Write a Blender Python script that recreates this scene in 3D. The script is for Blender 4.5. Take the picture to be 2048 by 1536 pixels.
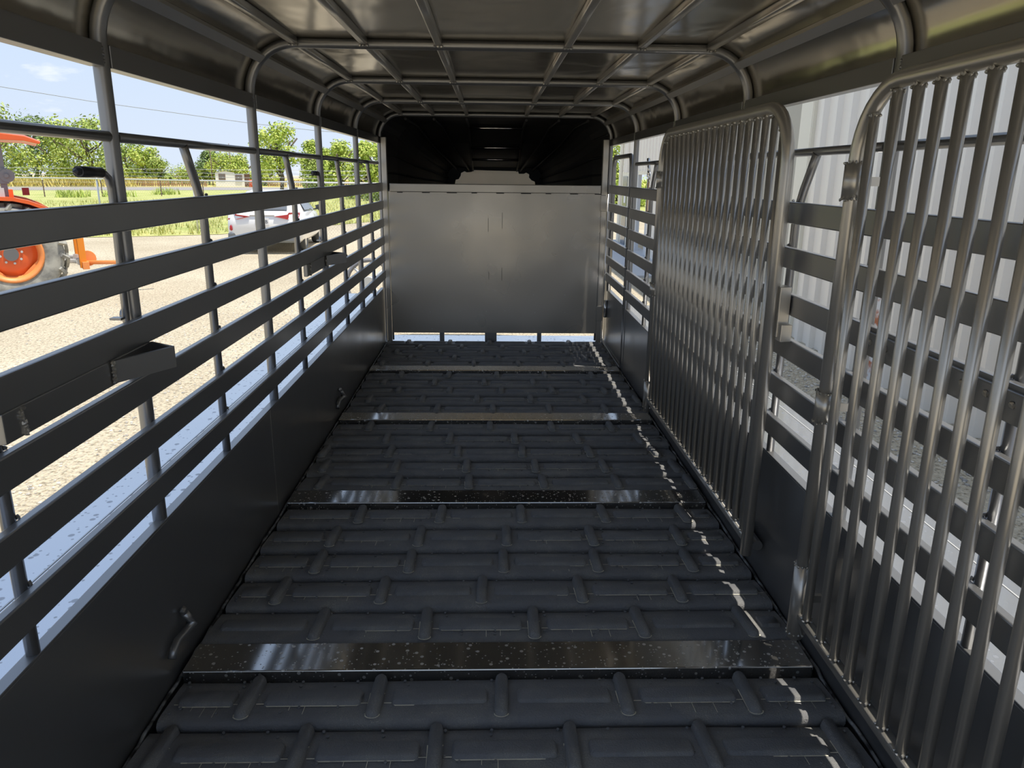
import bpy, bmesh, math, random
from math import sin, cos, pi, radians, sqrt
from mathutils import Vector, Matrix

random.seed(7)
scene = bpy.context.scene
COL = scene.collection
for o in list(bpy.data.objects):
    bpy.data.objects.remove(o)

# ------------------------------------------------------------------ camera
F_PX, PITCH, YAW, ROLL = 1483.1, radians(15.7843), radians(-1.7402), radians(0.6361)
cam_d = bpy.data.cameras.new('camera')
cam_d.sensor_width = 36.0
cam_d.lens = F_PX / 2048 * 36.0
cam_d.clip_start = 0.02
cam_d.clip_end = 2000
cam = bpy.data.objects.new('camera', cam_d)
COL.objects.link(cam)
fw = Vector((0, cos(PITCH), -sin(PITCH)))
up = Vector((0, sin(PITCH), cos(PITCH)))
rt = Vector((1, 0, 0))
Rz = Matrix.Rotation(YAW, 3, 'Z')
fw, up, rt = Rz @ fw, Rz @ up, Rz @ rt
rt, up = rt * cos(ROLL) + up * sin(ROLL), up * cos(ROLL) - rt * sin(ROLL)
M = Matrix((rt, up, -fw)).transposed().to_4x4()
M.translation = Vector((0.9721, 0.0, 1.5209))
cam.matrix_world = M
scene.camera = cam

# ------------------------------------------------------------------ exposure, sky, sun
scene.view_settings.view_transform = 'Standard'
scene.view_settings.look = 'None'
scene.view_settings.gamma = 1.0
scene.view_settings.use_curve_mapping = False
scene.view_settings.exposure = 0.84
SKY_STRENGTH = 0.58
SUN_STRENGTH = 3.1

world = bpy.data.worlds.new('sky')
scene.world = world
world.use_nodes = True
wn, wl = world.node_tree.nodes, world.node_tree.links
wn.clear()
w_out = wn.new('ShaderNodeOutputWorld')
w_bg = wn.new('ShaderNodeBackground')
w_tc = wn.new('ShaderNodeTexCoord')
w_sep = wn.new('ShaderNodeSeparateXYZ')
w_ramp = wn.new('ShaderNodeValToRGB')
w_ramp.color_ramp.elements[0].position = 0.0
w_ramp.color_ramp.elements[0].color = (0.72, 0.81, 0.95, 1)
w_ramp.color_ramp.elements[1].position = 1.0
w_ramp.color_ramp.elements[1].color = (0.40, 0.54, 0.82, 1)
e = w_ramp.color_ramp.elements.new(0.16)
e.color = (0.62, 0.76, 0.97, 1)
e = w_ramp.color_ramp.elements.new(0.45)
e.color = (0.50, 0.65, 0.92, 1)
# a few small flat clouds
w_map = wn.new('ShaderNodeMapping')
w_map.inputs['Scale'].default_value = (1.0, 1.0, 3.2)
w_map.inputs['Location'].default_value = (3.15, 0.4, 0.2)
w_noise = wn.new('ShaderNodeTexNoise')
w_noise.inputs['Scale'].default_value = 4.2
w_noise.inputs['Detail'].default_value = 7
w_noise.inputs['Roughness'].default_value = 0.55
w_cr = wn.new('ShaderNodeValToRGB')
w_cr.color_ramp.elements[0].position = 0.60
w_cr.color_ramp.elements[1].position = 0.72
w_mix = wn.new('ShaderNodeMix')
w_mix.data_type = 'RGBA'
w_mix.inputs[7].default_value = (1.25, 1.22, 1.2, 1)
wl.new(w_tc.outputs['Generated'], w_sep.inputs[0])
wl.new(w_sep.outputs['Z'], w_ramp.inputs[0])
wl.new(w_tc.outputs['Generated'], w_map.inputs[0])
wl.new(w_map.outputs[0], w_noise.inputs['Vector'])
wl.new(w_noise.outputs['Fac'], w_cr.inputs[0])
wl.new(w_cr.outputs[0], w_mix.inputs[0])
wl.new(w_ramp.outputs[0], w_mix.inputs[6])
wl.new(w_mix.outputs[2], w_bg.inputs[0])
w_bg.inputs[1].default_value = SKY_STRENGTH
wl.new(w_bg.outputs[0], w_out.inputs[0])

sun_d = bpy.data.lights.new('sun', 'SUN')
sun_d.energy = SUN_STRENGTH
sun_d.angle = radians(0.55)
sun_d.color = (1.0, 0.93, 0.82)
sun = bpy.data.objects.new('sun', sun_d)
COL.objects.link(sun)
SUN_DIR = Vector((-0.258, 0.11, -1.0)).normalized()      # the way the light travels: down, a little to -x
sun.rotation_euler = SUN_DIR.to_track_quat('-Z', 'Y').to_euler()
sun.location = (5, -2, 30)

# ------------------------------------------------------------------ materials
def new_mat(name, col, rough=0.5, metal=0.0, spec=0.5, coat=0.0, coat_rough=0.05):
    m = bpy.data.materials.new(name)
    m.use_nodes = True
    b = m.node_tree.nodes['Principled BSDF']
    b.inputs['Base Color'].default_value = (*col, 1)
    b.inputs['Roughness'].default_value = rough
    b.inputs['Metallic'].default_value = metal
    b.inputs['Specular IOR Level'].default_value = spec
    b.inputs['Coat Weight'].default_value = coat
    b.inputs['Coat Roughness'].default_value = coat_rough
    return m

def nd(m, t, **inp):
    n = m.node_tree.nodes.new(t)
    for k, v in inp.items():
        n.inputs[k].default_value = v
    return n

def lk(m, a, b):
    m.node_tree.links.new(a, b)

def coords(m, scale=(1, 1, 1), which='Object'):
    tc = nd(m, 'ShaderNodeTexCoord')
    mp = nd(m, 'ShaderNodeMapping')
    mp.inputs['Scale'].default_value = scale
    lk(m, tc.outputs[which], mp.inputs[0])
    return mp.outputs[0]

def ramp(m, fac, stops):
    r = nd(m, 'ShaderNodeValToRGB')
    els = r.color_ramp.elements
    while len(els) < len(stops):
        els.new(0.5)
    for el, (p, c) in zip(els, stops):
        el.position = p
        el.color = (*c, 1) if len(c) == 3 else c
    lk(m, fac, r.inputs[0])
    return r.outputs[0]

def noise(m, vec, scale, detail=4, rough=0.55, dist=0.0):
    n = nd(m, 'ShaderNodeTexNoise', Scale=scale, Detail=detail, Roughness=rough, Distortion=dist)
    lk(m, vec, n.inputs['Vector'])
    return n.outputs['Fac']

def bump(m, h, strength, dist=0.01):
    b = nd(m, 'ShaderNodeBump', Strength=strength, Distance=dist)
    lk(m, h, b.inputs['Height'])
    p = m.node_tree.nodes['Principled BSDF']
    lk(m, b.outputs[0], p.inputs['Normal'])
    return b

def base(m):
    return m.node_tree.nodes['Principled BSDF'].inputs

def mixc(m, fac, a, b):
    x = nd(m, 'ShaderNodeMix')
    x.data_type = 'RGBA'
    if isinstance(fac, float): x.inputs[0].default_value = fac
    else: lk(m, fac, x.inputs[0])
    for i, c in ((6, a), (7, b)):
        if isinstance(c, tuple): x.inputs[i].default_value = (*c, 1)
        else: lk(m, c, x.inputs[i])
    return x.outputs[2]

MAT = {}
# charcoal metallic trailer paint on tubes, rails and panels
m = MAT['paint'] = new_mat('charcoal_paint', (0.275, 0.276, 0.277), 0.34, 0.74, 0.6)
lk(m, ramp(m, noise(m, coords(m), 2.5, 3), [(0.3, (0.28,) * 3), (0.75, (0.38,) * 3)]), base(m)['Roughness'])
MAT['lit_paint'] = new_mat('lightened_charcoal_paint', (0.52, 0.50, 0.46), 0.31, 0.7, 0.6)  # lighter, warmer copy of the charcoal paint: stronger light put into its colour
# the same paint on thin sheet, warm bounce light in its colour; oil-canned relief
m = MAT['sheet'] = new_mat('charcoal_sheet', (0.46, 0.425, 0.36), 0.17, 0.85, 0.6)
v = coords(m, (1, 0.8, 1))
bump(m, noise(m, v, 2.6, 2, 0.4, 0.6), 0.30, 0.03)
# painted front gate sheet, duller
m = MAT['gate_sheet'] = new_mat('gate_sheet', (0.47, 0.445, 0.40), 0.32, 0.7, 0.6)
v = coords(m)
bump(m, noise(m, v, 1.7, 1, 0.3), 0.25, 0.04)
lk(m, ramp(m, noise(m, v, 2.0, 2), [(0.3, (0.25,) * 3), (0.75, (0.36,) * 3)]), base(m)['Roughness'])

def spots(m, vec, scale, size, keep):
    vo = nd(m, 'ShaderNodeTexVoronoi', Scale=scale)
    lk(m, vec, vo.inputs['Vector'])
    r = ramp(m, vo.outputs['Distance'], [(size * 0.75, (1, 1, 1)), (size, (0, 0, 0))])
    sp = nd(m, 'ShaderNodeSeparateColor')
    lk(m, vo.outputs['Color'], sp.inputs[0])
    k = ramp(m, sp.outputs[0], [(keep - 0.01, (1, 1, 1)), (keep, (0, 0, 0))])
    mu = nd(m, 'ShaderNodeMath')
    mu.operation = 'MULTIPLY'
    lk(m, r, mu.inputs[0])
    lk(m, k, mu.inputs[1])
    return mu.outputs[0]

def wet_paint(name, col, spotcol, s1, s2):
    m = new_mat(name, col, 0.12, 0.92, 0.6, 0.4, 0.04)
    v = coords(m)
    a = spots(m, v, s1, 0.27, 0.5)
    b2 = spots(m, v, s2, 0.28, 0.35)
    mx = nd(m, 'ShaderNodeMath')
    mx.operation = 'MAXIMUM'
    lk(m, a, mx.inputs[0])
    lk(m, b2, mx.inputs[1])
    lk(m, mixc(m, mx.outputs[0], col, spotcol), base(m)['Base Color'])
    lk(m, ramp(m, mx.outputs[0], [(0, (0.1,) * 3), (1, (0.5,) * 3)]), base(m)['Roughness'])
    return m
MAT['wet_plate'] = wet_paint('spotted_plate_paint', (0.42, 0.41, 0.39), (0.85, 0.83, 0.78), 40, 95)
MAT['fender'] = wet_paint('wet_fender_paint', (0.66, 0.67, 0.69), (0.42, 0.43, 0.45), 26, 60)  # same trailer paint, colour raised to brighten the sky reflected in it

# black rubber boards with dust
m = MAT['rubber'] = new_mat('black_rubber', (0.18, 0.182, 0.19), 0.6, 0, 0.6)
v = coords(m, (1, 1, 1), 'Object')
n1 = noise(m, v, 170, 4, 0.7)
n2 = noise(m, v, 6, 5, 0.6)
dust = ramp(m, n2, [(0.46, (0, 0, 0)), (0.70, (1, 1, 1))])
sp = ramp(m, noise(m, v, 420, 2), [(0.60, (0, 0, 0)), (0.72, (1, 1, 1))])
mu = nd(m, 'ShaderNodeMath')
mu.operation = 'MULTIPLY'
lk(m, dust, mu.inputs[0])
lk(m, sp, mu.inputs[1])
sc_ = nd(m, 'ShaderNodeMath')
sc_.operation = 'MULTIPLY_ADD'
sc_.inputs[1].default_value = 0.14
lk(m, dust, sc_.inputs[0])
lk(m, mu.outputs[0], sc_.inputs[2])
sc_.use_clamp = True
lk(m, mixc(m, sc_.outputs[0], (0.175, 0.18, 0.192), (0.62, 0.59, 0.47)), base(m)['Base Color'])
bump(m, n1, 0.9, 0.006)
MAT['dust'] = new_mat('dust_line', (0.80, 0.76, 0.62), 0.9)
MAT['black_deck'] = new_mat('deck_black', (0.012, 0.012, 0.013), 0.7)
MAT['bead'] = new_mat('weld_bead', (0.42, 0.41, 0.38), 0.3, 0.7)
m = MAT['seam'] = new_mat('floor_seam', (0.12, 0.12, 0.12), 0.45, 0.4)
lk(m, ramp(m, noise(m, coords(m), 22, 4), [(0.4, (0.03,) * 3), (0.62, (0.34, 0.35, 0.36))]), base(m)['Base Color'])
MAT['chrome'] = new_mat('chrome', (0.7, 0.7, 0.7), 0.15, 1.0)
MAT['grip'] = new_mat('black_grip', (0.015, 0.016, 0.02), 0.45)
MAT['nose'] = new_mat('nose_paint', (0.03, 0.03, 0.032), 0.5, 0.0, 0.3)
m = MAT['patch'] = new_mat('glow_patch', (0.5, 0.5, 0.45), 0.4, 0.2)  # translucent panel added so daylight glows through as the bright reflection
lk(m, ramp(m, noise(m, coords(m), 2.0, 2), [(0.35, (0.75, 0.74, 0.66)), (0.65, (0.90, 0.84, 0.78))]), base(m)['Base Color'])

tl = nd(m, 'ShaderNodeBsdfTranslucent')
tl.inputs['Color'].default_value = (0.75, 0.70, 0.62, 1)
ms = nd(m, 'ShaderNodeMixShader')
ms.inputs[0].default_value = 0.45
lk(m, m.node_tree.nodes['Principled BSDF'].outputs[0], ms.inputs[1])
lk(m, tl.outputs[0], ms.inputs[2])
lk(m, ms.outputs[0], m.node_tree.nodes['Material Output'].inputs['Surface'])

# ground
m = MAT['gravel'] = new_mat('gravel', (0.6, 0.54, 0.42), 0.95, 0, 0.2)
v = coords(m)
big = noise(m, v, 0.45, 5)
fine = noise(m, v, 26, 5, 0.7)
vo = nd(m, 'ShaderNodeTexVoronoi', Scale=34.0)
lk(m, v, vo.inputs['Vector'])
c1 = ramp(m, big, [(0.3, (0.50, 0.43, 0.31)), (0.7, (0.68, 0.60, 0.45))])
c2 = ramp(m, fine, [(0.38, (0.40, 0.38, 0.35)), (0.50, (1, 1, 1))])
mm = nd(m, 'ShaderNodeMix')
mm.data_type = 'RGBA'
mm.blend_type = 'MULTIPLY'
mm.inputs[0].default_value = 0.9
lk(m, c1, mm.inputs[6])
lk(m, c2, mm.inputs[7])
lk(m, mm.outputs[2], base(m)['Base Color'])
bump(m, vo.outputs['Distance'], 0.9, 0.03)
MAT['stone'] = new_mat('limestone_chips', (0.50, 0.48, 0.44), 0.9, 0, 0.3)
m = MAT['stone']
oi = nd(m, 'ShaderNodeNewGeometry')
lk(m, ramp(m, oi.outputs['Random Per Island'], [(0, (0.30, 0.29, 0.27)), (0.5, (0.55, 0.51, 0.44)), (1, (0.68, 0.64, 0.56))]), base(m)['Base Color'])
m = MAT['lawn'] = new_mat('lawn', (0.3, 0.34, 0.1), 0.9, 0, 0.2)
v = coords(m)
lk(m, ramp(m, noise(m, v, 0.6, 6, 0.7), [(0.3, (0.27, 0.32, 0.08)), (0.5, (0.40, 0.42, 0.14)), (0.72, (0.54, 0.50, 0.22))]), base(m)['Base Color'])
m = MAT['field'] = new_mat('dry_field', (0.5, 0.44, 0.14), 0.9, 0, 0.2)
lk(m, ramp(m, noise(m, coords(m), 0.25, 6, 0.7), [(0.3, (0.40, 0.36, 0.10)), (0.7, (0.62, 0.52, 0.17))]), base(m)['Base Color'])
MAT['asphalt'] = new_mat('pale_asphalt', (0.30, 0.28, 0.265), 0.9)
MAT['concrete'] = new_mat('concrete', (0.45, 0.46, 0.47), 0.85)
def blade_mat(name, a, b):
    m = new_mat(name, a, 0.7, 0, 0.2)
    g = nd(m, 'ShaderNodeNewGeometry')
    lk(m, ramp(m, g.outputs['Random Per Island'], [(0, a), (1, b)]), base(m)['Base Color'])
    m.node_tree.nodes['Principled BSDF'].inputs['Transmission Weight'].default_value = 0.0
    return m
MAT['blade'] = blade_mat('grass_blades', (0.32, 0.36, 0.09), (0.60, 0.55, 0.22))
MAT['weed'] = blade_mat('dry_weeds', (0.50, 0.44, 0.10), (0.66, 0.54, 0.18))
MAT['leaf_bright'] = blade_mat('leaves_bright', (0.30, 0.42, 0.06), (0.58, 0.62, 0.16))
MAT['leaf_mid'] = blade_mat('leaves_mid', (0.22, 0.32, 0.06), (0.46, 0.52, 0.15))
MAT['leaf_dark'] = blade_mat('leaves_dark', (0.12, 0.20, 0.07), (0.28, 0.36, 0.14))
MAT['bark'] = new_mat('bark', (0.13, 0.10, 0.075), 0.9)
# building
m = MAT['wall_metal'] = new_mat('galvalume_wall', (0.83, 0.79, 0.72), 0.45, 0.1)
bump(m, noise(m, coords(m, (30, 30, 0.6)), 3, 3), 0.08, 0.004)
MAT['trim_cream'] = new_mat('cream_trim', (0.78, 0.75, 0.64), 0.5)
MAT['post_grey'] = new_mat('grey_post', (0.55, 0.57, 0.6), 0.5)
MAT['soffit'] = new_mat('soffit', (0.42, 0.40, 0.34), 0.6)
MAT['dark_door'] = new_mat('dark_glass_door', (0.10, 0.12, 0.14), 0.2)
MAT['paper'] = new_mat('paper', (0.8, 0.8, 0.8), 0.8)
m = MAT['rust_board'] = new_mat('rusty_white_board', (0.7, 0.7, 0.7), 0.6)
lk(m, ramp(m, noise(m, coords(m), 5.5, 4), [(0.47, (0.70, 0.70, 0.69)), (0.56, (0.42, 0.13, 0.05))]), base(m)['Base Color'])
# tractor
m = MAT['orange'] = new_mat('tractor_orange', (0.75, 0.115, 0.02), 0.35, 0, 0.5, 0.3)
MAT['orange_rim'] = new_mat('rim_orange', (0.85, 0.30, 0.09), 0.45)
MAT['yellow_orange'] = new_mat('implement_orange', (0.85, 0.27, 0.02), 0.5)
MAT['dark_red'] = new_mat('fender_inner_red', (0.17, 0.015, 0.02), 0.5)
m = MAT['tyre'] = new_mat('dusty_tyre', (0.2, 0.19, 0.17), 0.9, 0, 0.2)
lk(m, ramp(m, noise(m, coords(m), 6, 5), [(0.35, (0.20, 0.20, 0.185)), (0.65, (0.42, 0.41, 0.36))]), base(m)['Base Color'])
MAT['steel_grey'] = new_mat('grey_steel', (0.22, 0.22, 0.23), 0.5, 0.3)
MAT['hub_grey'] = new_mat('hub_grey', (0.14, 0.14, 0.14), 0.5)
MAT['galv'] = new_mat('galvanised', (0.62, 0.63, 0.62), 0.45, 0.4)
MAT['rust_post'] = new_mat('rusty_post', (0.16, 0.10, 0.07), 0.8)
MAT['brown_wood'] = new_mat('weathered_picket', (0.36, 0.20, 0.09), 0.85)
MAT['white_panel'] = new_mat('white_siding', (0.82, 0.80, 0.76), 0.6)
MAT['brown_trim'] = new_mat('brown_trim', (0.22, 0.13, 0.09), 0.7)
MAT['window_dark'] = new_mat('dark_window', (0.16, 0.14, 0.13), 0.2)
MAT['pole_wood'] = new_mat('pole_wood', (0.20, 0.15, 0.11), 0.9)
MAT['red_paint'] = new_mat('red_barrel', (0.6, 0.09, 0.03), 0.5)
# car
MAT['car_white'] = new_mat('white_car_paint', (0.82, 0.82, 0.81), 0.22, 0, 0.5, 0.6)
MAT['car_glass'] = new_mat('car_glass', (0.12, 0.13, 0.14), 0.08, 0, 0.8)
MAT['car_black'] = new_mat('car_black_trim', (0.03, 0.035, 0.04), 0.5)
MAT['car_grey'] = new_mat('car_grey_cladding', (0.22, 0.24, 0.26), 0.6)
MAT['tail_red'] = new_mat('tail_light_red', (0.45, 0.012, 0.02), 0.15, 0, 0.6, 0.5)
MAT['alloy'] = new_mat('alloy', (0.5, 0.5, 0.5), 0.3, 0.8)
MAT['ink'] = new_mat('ink', (0.03, 0.04, 0.06), 0.6)
MAT['strap'] = new_mat('tan_strap', (0.55, 0.40, 0.25), 0.8)
MAT['amber'] = new_mat('amber_lens', (0.8, 0.12, 0.02), 0.25)

# ------------------------------------------------------------------ mesh helpers
class MB:
    def __init__(s):
        s.v, s.f, s.mi, s.sm = [], [], [], []
    def add(s, vs, fs, mi=0, smooth=False):
        k = len(s.v)
        s.v += [tuple(p) for p in vs]
        s.f += [tuple(i + k for i in f) for f in fs]
        s.mi += [mi] * len(fs)
        s.sm += [smooth] * len(fs)
    def box(s, x0, x1, y0, y1, z0, z1, mi=0):
        s.add([(x0, y0, z0), (x1, y0, z0), (x1, y1, z0), (x0, y1, z0), (x0, y0, z1), (x1, y0, z1), (x1, y1, z1), (x0, y1, z1)],
              [(0, 3, 2, 1), (4, 5, 6, 7), (0, 1, 5, 4), (1, 2, 6, 5), (2, 3, 7, 6), (3, 0, 4, 7)], mi)
    def obox(s, c, ax, ay, az, mi=0):
        c, ax, ay, az = map(Vector, (c, ax, ay, az))
        s.add([c + ax * i + ay * j + az * k for k in (-1, 1) for j in (-1, 1) for i in (-1, 1)],
              [(0, 2, 3, 1), (4, 5, 7, 6), (0, 1, 5, 4), (1, 3, 7, 5), (3, 2, 6, 7), (2, 0, 4, 6)], mi)
    def sweep(s, path, prof, mi=0, smooth=True, caps=True, refup=(0, 0, 1)):
        """prof: list of (a, b) in the frame (side, up) carried along the path."""
        path = [Vector(p) for p in path]
        n, k = len(path), len(prof)
        prev = None
        vs = []
        for i, p in enumerate(path):
            t = (path[min(i + 1, n - 1)] - path[max(i - 1, 0)]).normalized()
            if prev is None:
                r = Vector(refup)
                if abs(t.dot(r)) > 0.95: r = Vector((0, 1, 0)) if abs(t.y) < 0.9 else Vector((1, 0, 0))
                side = t.cross(r).normalized()
            else:
                side = (prev - t * prev.dot(t)).normalized()
            prev = side
            u = side.cross(t)
            # mitre stretch
            sc = 1.0
            if 0 < i < n - 1:
                d = (path[i + 1] - path[i]).normalized().dot((path[i] - path[i - 1]).normalized())
                sc = 1 / max(0.5, sqrt((1 + d) / 2))
            for a, b in prof:
                vs.append(p + side * a * sc + u * b)
        fs = []
        for i in range(n - 1):
            for j in range(k):
                j2 = (j + 1) % k
                fs.append((i * k + j, i * k + j2, (i + 1) * k + j2, (i + 1) * k + j))
        s.add(vs, fs, mi, smooth)
        if caps:
            base0 = len(s.v) - n * k
            s.f += [tuple(base0 + j for j in range(k))[::-1], tuple(base0 + (n - 1) * k + j for j in range(k))]
            s.mi += [mi, mi]
            s.sm += [False, False]
    def tube(s, path, r, n=10, mi=0, caps=True):
        s.sweep(path, [(r * cos(2 * pi * j / n), r * sin(2 * pi * j / n)) for j in range(n)], mi, True, caps)
    def cyl(s, c, axis, r, h, n=16, mi=0, r2=None):
        c, axis = Vector(c), Vector(axis).normalized()
        r2 = r if r2 is None else r2
        a = axis.orthogonal().normalized()
        b = axis.cross(a)
        vs = []
        for z, rr in ((-h / 2, r), (h / 2, r2)):
            vs += [c + axis * z + (a * cos(2 * pi * j / n) + b * sin(2 * pi * j / n)) * rr for j in range(n)]
        s.add(vs, [(j, (j + 1) % n, n + (j + 1) % n, n + j) for j in range(n)], mi, True)
        k = len(s.v) - 2 * n
        s.f += [tuple(k + j for j in range(n))[::-1], tuple(k + n + j for j in range(n))]
        s.mi += [mi, mi]
        s.sm += [False, False]
    def rev(s, prof, c=(0, 0, 0), n=32, mi=0, closed=False):
        """revolve (r, y) profile about the local Y axis through c."""
        k = len(prof)
        vs = [(c[0] + r * cos(2 * pi * i / n), c[1] + y, c[2] + r * sin(2 * pi * i / n)) for i in range(n) for r, y in prof]
        fs = []
        for i in range(n):
            for j in range(k if closed else k - 1):
                a, b = i * k + j, i * k + (j + 1) % k
                a2, b2 = ((i + 1) % n) * k + j, ((i + 1) % n) * k + (j + 1) % k
                fs.append((a, b, b2, a2))
        s.add(vs, fs, mi, True)
    def lump(s, c, r, mi=0, squash=(1, 1, 1)):
        t = (1 + sqrt(5)) / 2
        vs = [(-1, t, 0), (1, t, 0), (-1, -t, 0), (1, -t, 0), (0, -1, t), (0, 1, t), (0, -1, -t), (0, 1, -t), (t, 0, -1), (t, 0, 1), (-t, 0, -1), (-t, 0, 1)]
        fs = [(0, 11, 5), (0, 5, 1), (0, 1, 7), (0, 7, 10), (0, 10, 11), (1, 5, 9), (5, 11, 4), (11, 10, 2), (10, 7, 6), (7, 1, 8),
              (3, 9, 4), (3, 4, 2), (3, 2, 6), (3, 6, 8), (3, 8, 9), (4, 9, 5), (2, 4, 11), (6, 2, 10), (8, 6, 7), (9, 8, 1)]
        out = []
        for p in vs:
            q = Vector(p).normalized() * r * random.uniform(0.75, 1.2)
            out.append((c[0] + q.x * squash[0], c[1] + q.y * squash[1], c[2] + q.z * squash[2]))
        s.add(out, fs, mi)
    def mesh(s, name, mats):
        me = bpy.data.meshes.new(name)
        me.from_pydata(s.v, [], s.f)
        for mt in (mats if isinstance(mats, (list, tuple)) else [mats]):
            me.materials.append(mt)
        me.polygons.foreach_set('material_index', s.mi)
        me.polygons.foreach_set('use_smooth', s.sm)
        me.update()
        return me
    def build(s, name, mats, parent=None, bevel=0.0, loc=None, **props):
        return link(name, s.mesh(name, mats), parent, bevel, loc, **props)

def link(name, me, parent=None, bevel=0.0, loc=None, **props):
    o = bpy.data.objects.new(name, me)
    COL.objects.link(o)
    if loc: o.location = loc
    if parent: o.parent = parent
    if bevel:
        md = o.modifiers.new('bevel', 'BEVEL')
        md.width = bevel
        md.segments = 2
        md.limit_method = 'ANGLE'
        md.angle_limit = radians(40)
    for k, v in props.items(): o[k] = v
    return o

def empty(name, loc=(0, 0, 0), rz=0.0, **props):
    o = bpy.data.objects.new(name, None)
    COL.objects.link(o)
    o.location = loc
    o.rotation_euler.z = rz
    o.empty_display_size = 0.1
    for k, v in props.items(): o[k] = v
    return o

def rsq(h, r=0.25, n=3):
    """rounded square tube profile of half-size h."""
    c = h - h * 2 * r
    out = []
    for q in range(4):
        for i in range(n + 1):
            a = pi / 2 * q + pi / 2 * i / n
            cx = c if q in (0, 3) else -c
            cy = c if q in (0, 1) else -c
            out.append((cx + 2 * r * h * cos(a), cy + 2 * r * h * sin(a)))
    return out

def arc(c, r, a0, a1, n, plane='xz', fixed=0.0):
    pts = []
    for i in range(n + 1):
        a = a0 + (a1 - a0) * i / n
        p, q = c[0] + r * cos(a), c[1] + r * sin(a)
        pts.append((p, fixed, q) if plane == 'xz' else (fixed, p, q))
    return pts

# ------------------------------------------------------------------ dimensions
W = 2.03                  # inner width
Y0, YF = -0.36, 6.82      # rear and front of the box
S = 1.226                 # spacing of bows and cross plates
BOWS = [2.068 + S * k for k in range(-2, 5)]
RAIL_TOP = [1.440, 1.287, 1.133, 0.979, 0.827, 0.673]
RAIL_H = 0.0725
ZG = -0.5                 # ground level outside
XL, XR = -0.0215, 2.0515    # centre lines of the bow legs

# ================================================================== THE SETTING
# ---- floor
mb = MB()
mb.box(-0.03, W + 0.03, Y0, YF + 0.16, -0.09, -0.030)
floor = mb.build('floor', MAT['black_deck'], kind='structure')

# cross plates
plate_y = [1.992 + S * k for k in range(-1, 4)]
for y in plate_y:
    mb = MB()
    mb.box(0.02, 2.0, y, y + 0.142, -0.03, 0.030)
    mb.build('cross_plate', MAT['wet_plate'], floor, 0.004)

# rubber boards: (near edge y, depth, first cleat x)
ROWS = []
def bay(y0, y1, offs):
    n = len(offs)
    for i, o in enumerate(offs):
        ROWS.append((y0 + (y1 - y0) * i / n, (y1 - y0) / n, o))
bay(0.915, 1.985, [0.21, 0.33, 0.30, 0.084, 0.266])
bay(2.140, 3.212, [0.383, 0.199, 0.287, 0.300, 0.376])
bay(3.366, 4.438, [0.128, 0.100, 0.045, 0.370, 0.233])
bay(4.592, 5.664, [0.249, 0.135, 0.31, 0.18, 0.28])
bay(5.818, 6.815, [0.09, 0.30, 0.16, 0.34, 0.22])

def cleat_mesh():
    mb = MB()
    n, L, w, h = 6, 0.098, 0.0175, 0.018
    prof = []
    ring = [(w * cos(a), L - w + w * sin(a)) for a in [pi * i / n for i in range(n + 1)]] + \
           [(w * cos(a), -(L - w) + w * sin(a)) for a in [pi + pi * i / n for i in range(n + 1)]]
    k = len(ring)
    lo = [(x * 1.18, y * 1.03, -0.004) for x, y in ring]
    mid = [(x, y, h * 0.7) for x, y in ring]
    top = [(x * 0.72, y * 0.96, h) for x, y in ring]
    mb.add(lo + mid + top, [(r * k + j, r * k + (j + 1) % k, (r + 1) * k + (j + 1) % k, (r + 1) * k + j) for r in range(2) for j in range(k)] +
           [tuple(2 * k + j for j in range(k))], 0, True)
    # dusty moulding line round the near end
    near = [p for p in ring if p[1] < -0.02]
    near = sorted(near, key=lambda p: math.atan2(p[1] + L - w, p[0]))
    path = [(-w * 1.2, 0.02, 0.0)] + [(x * 1.22, y * 1.035, 0.0) for x, y in near] + [(w * 1.2, 0.02, 0.0)]
    for a, b in zip(path, path[1:]):
        d = (Vector(b) - Vector(a))
        sd = Vector((d.y, -d.x, 0))
        if sd.length < 1e-6: continue
        sd = sd.normalized() * 0.0016
        mb.add([Vector(a) - sd, Vector(a) + sd, Vector(b) + sd, Vector(b) - sd], [(0, 1, 2, 3)], 1)
    # fix z of dust
    mb.v[-4 * (len(path) - 1):] = [(x, y, 0.0006) for x, y, z in mb.v[-4 * (len(path) - 1):]]
    return mb.mesh('cleat', [MAT['rubber'], MAT['dust']])

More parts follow.
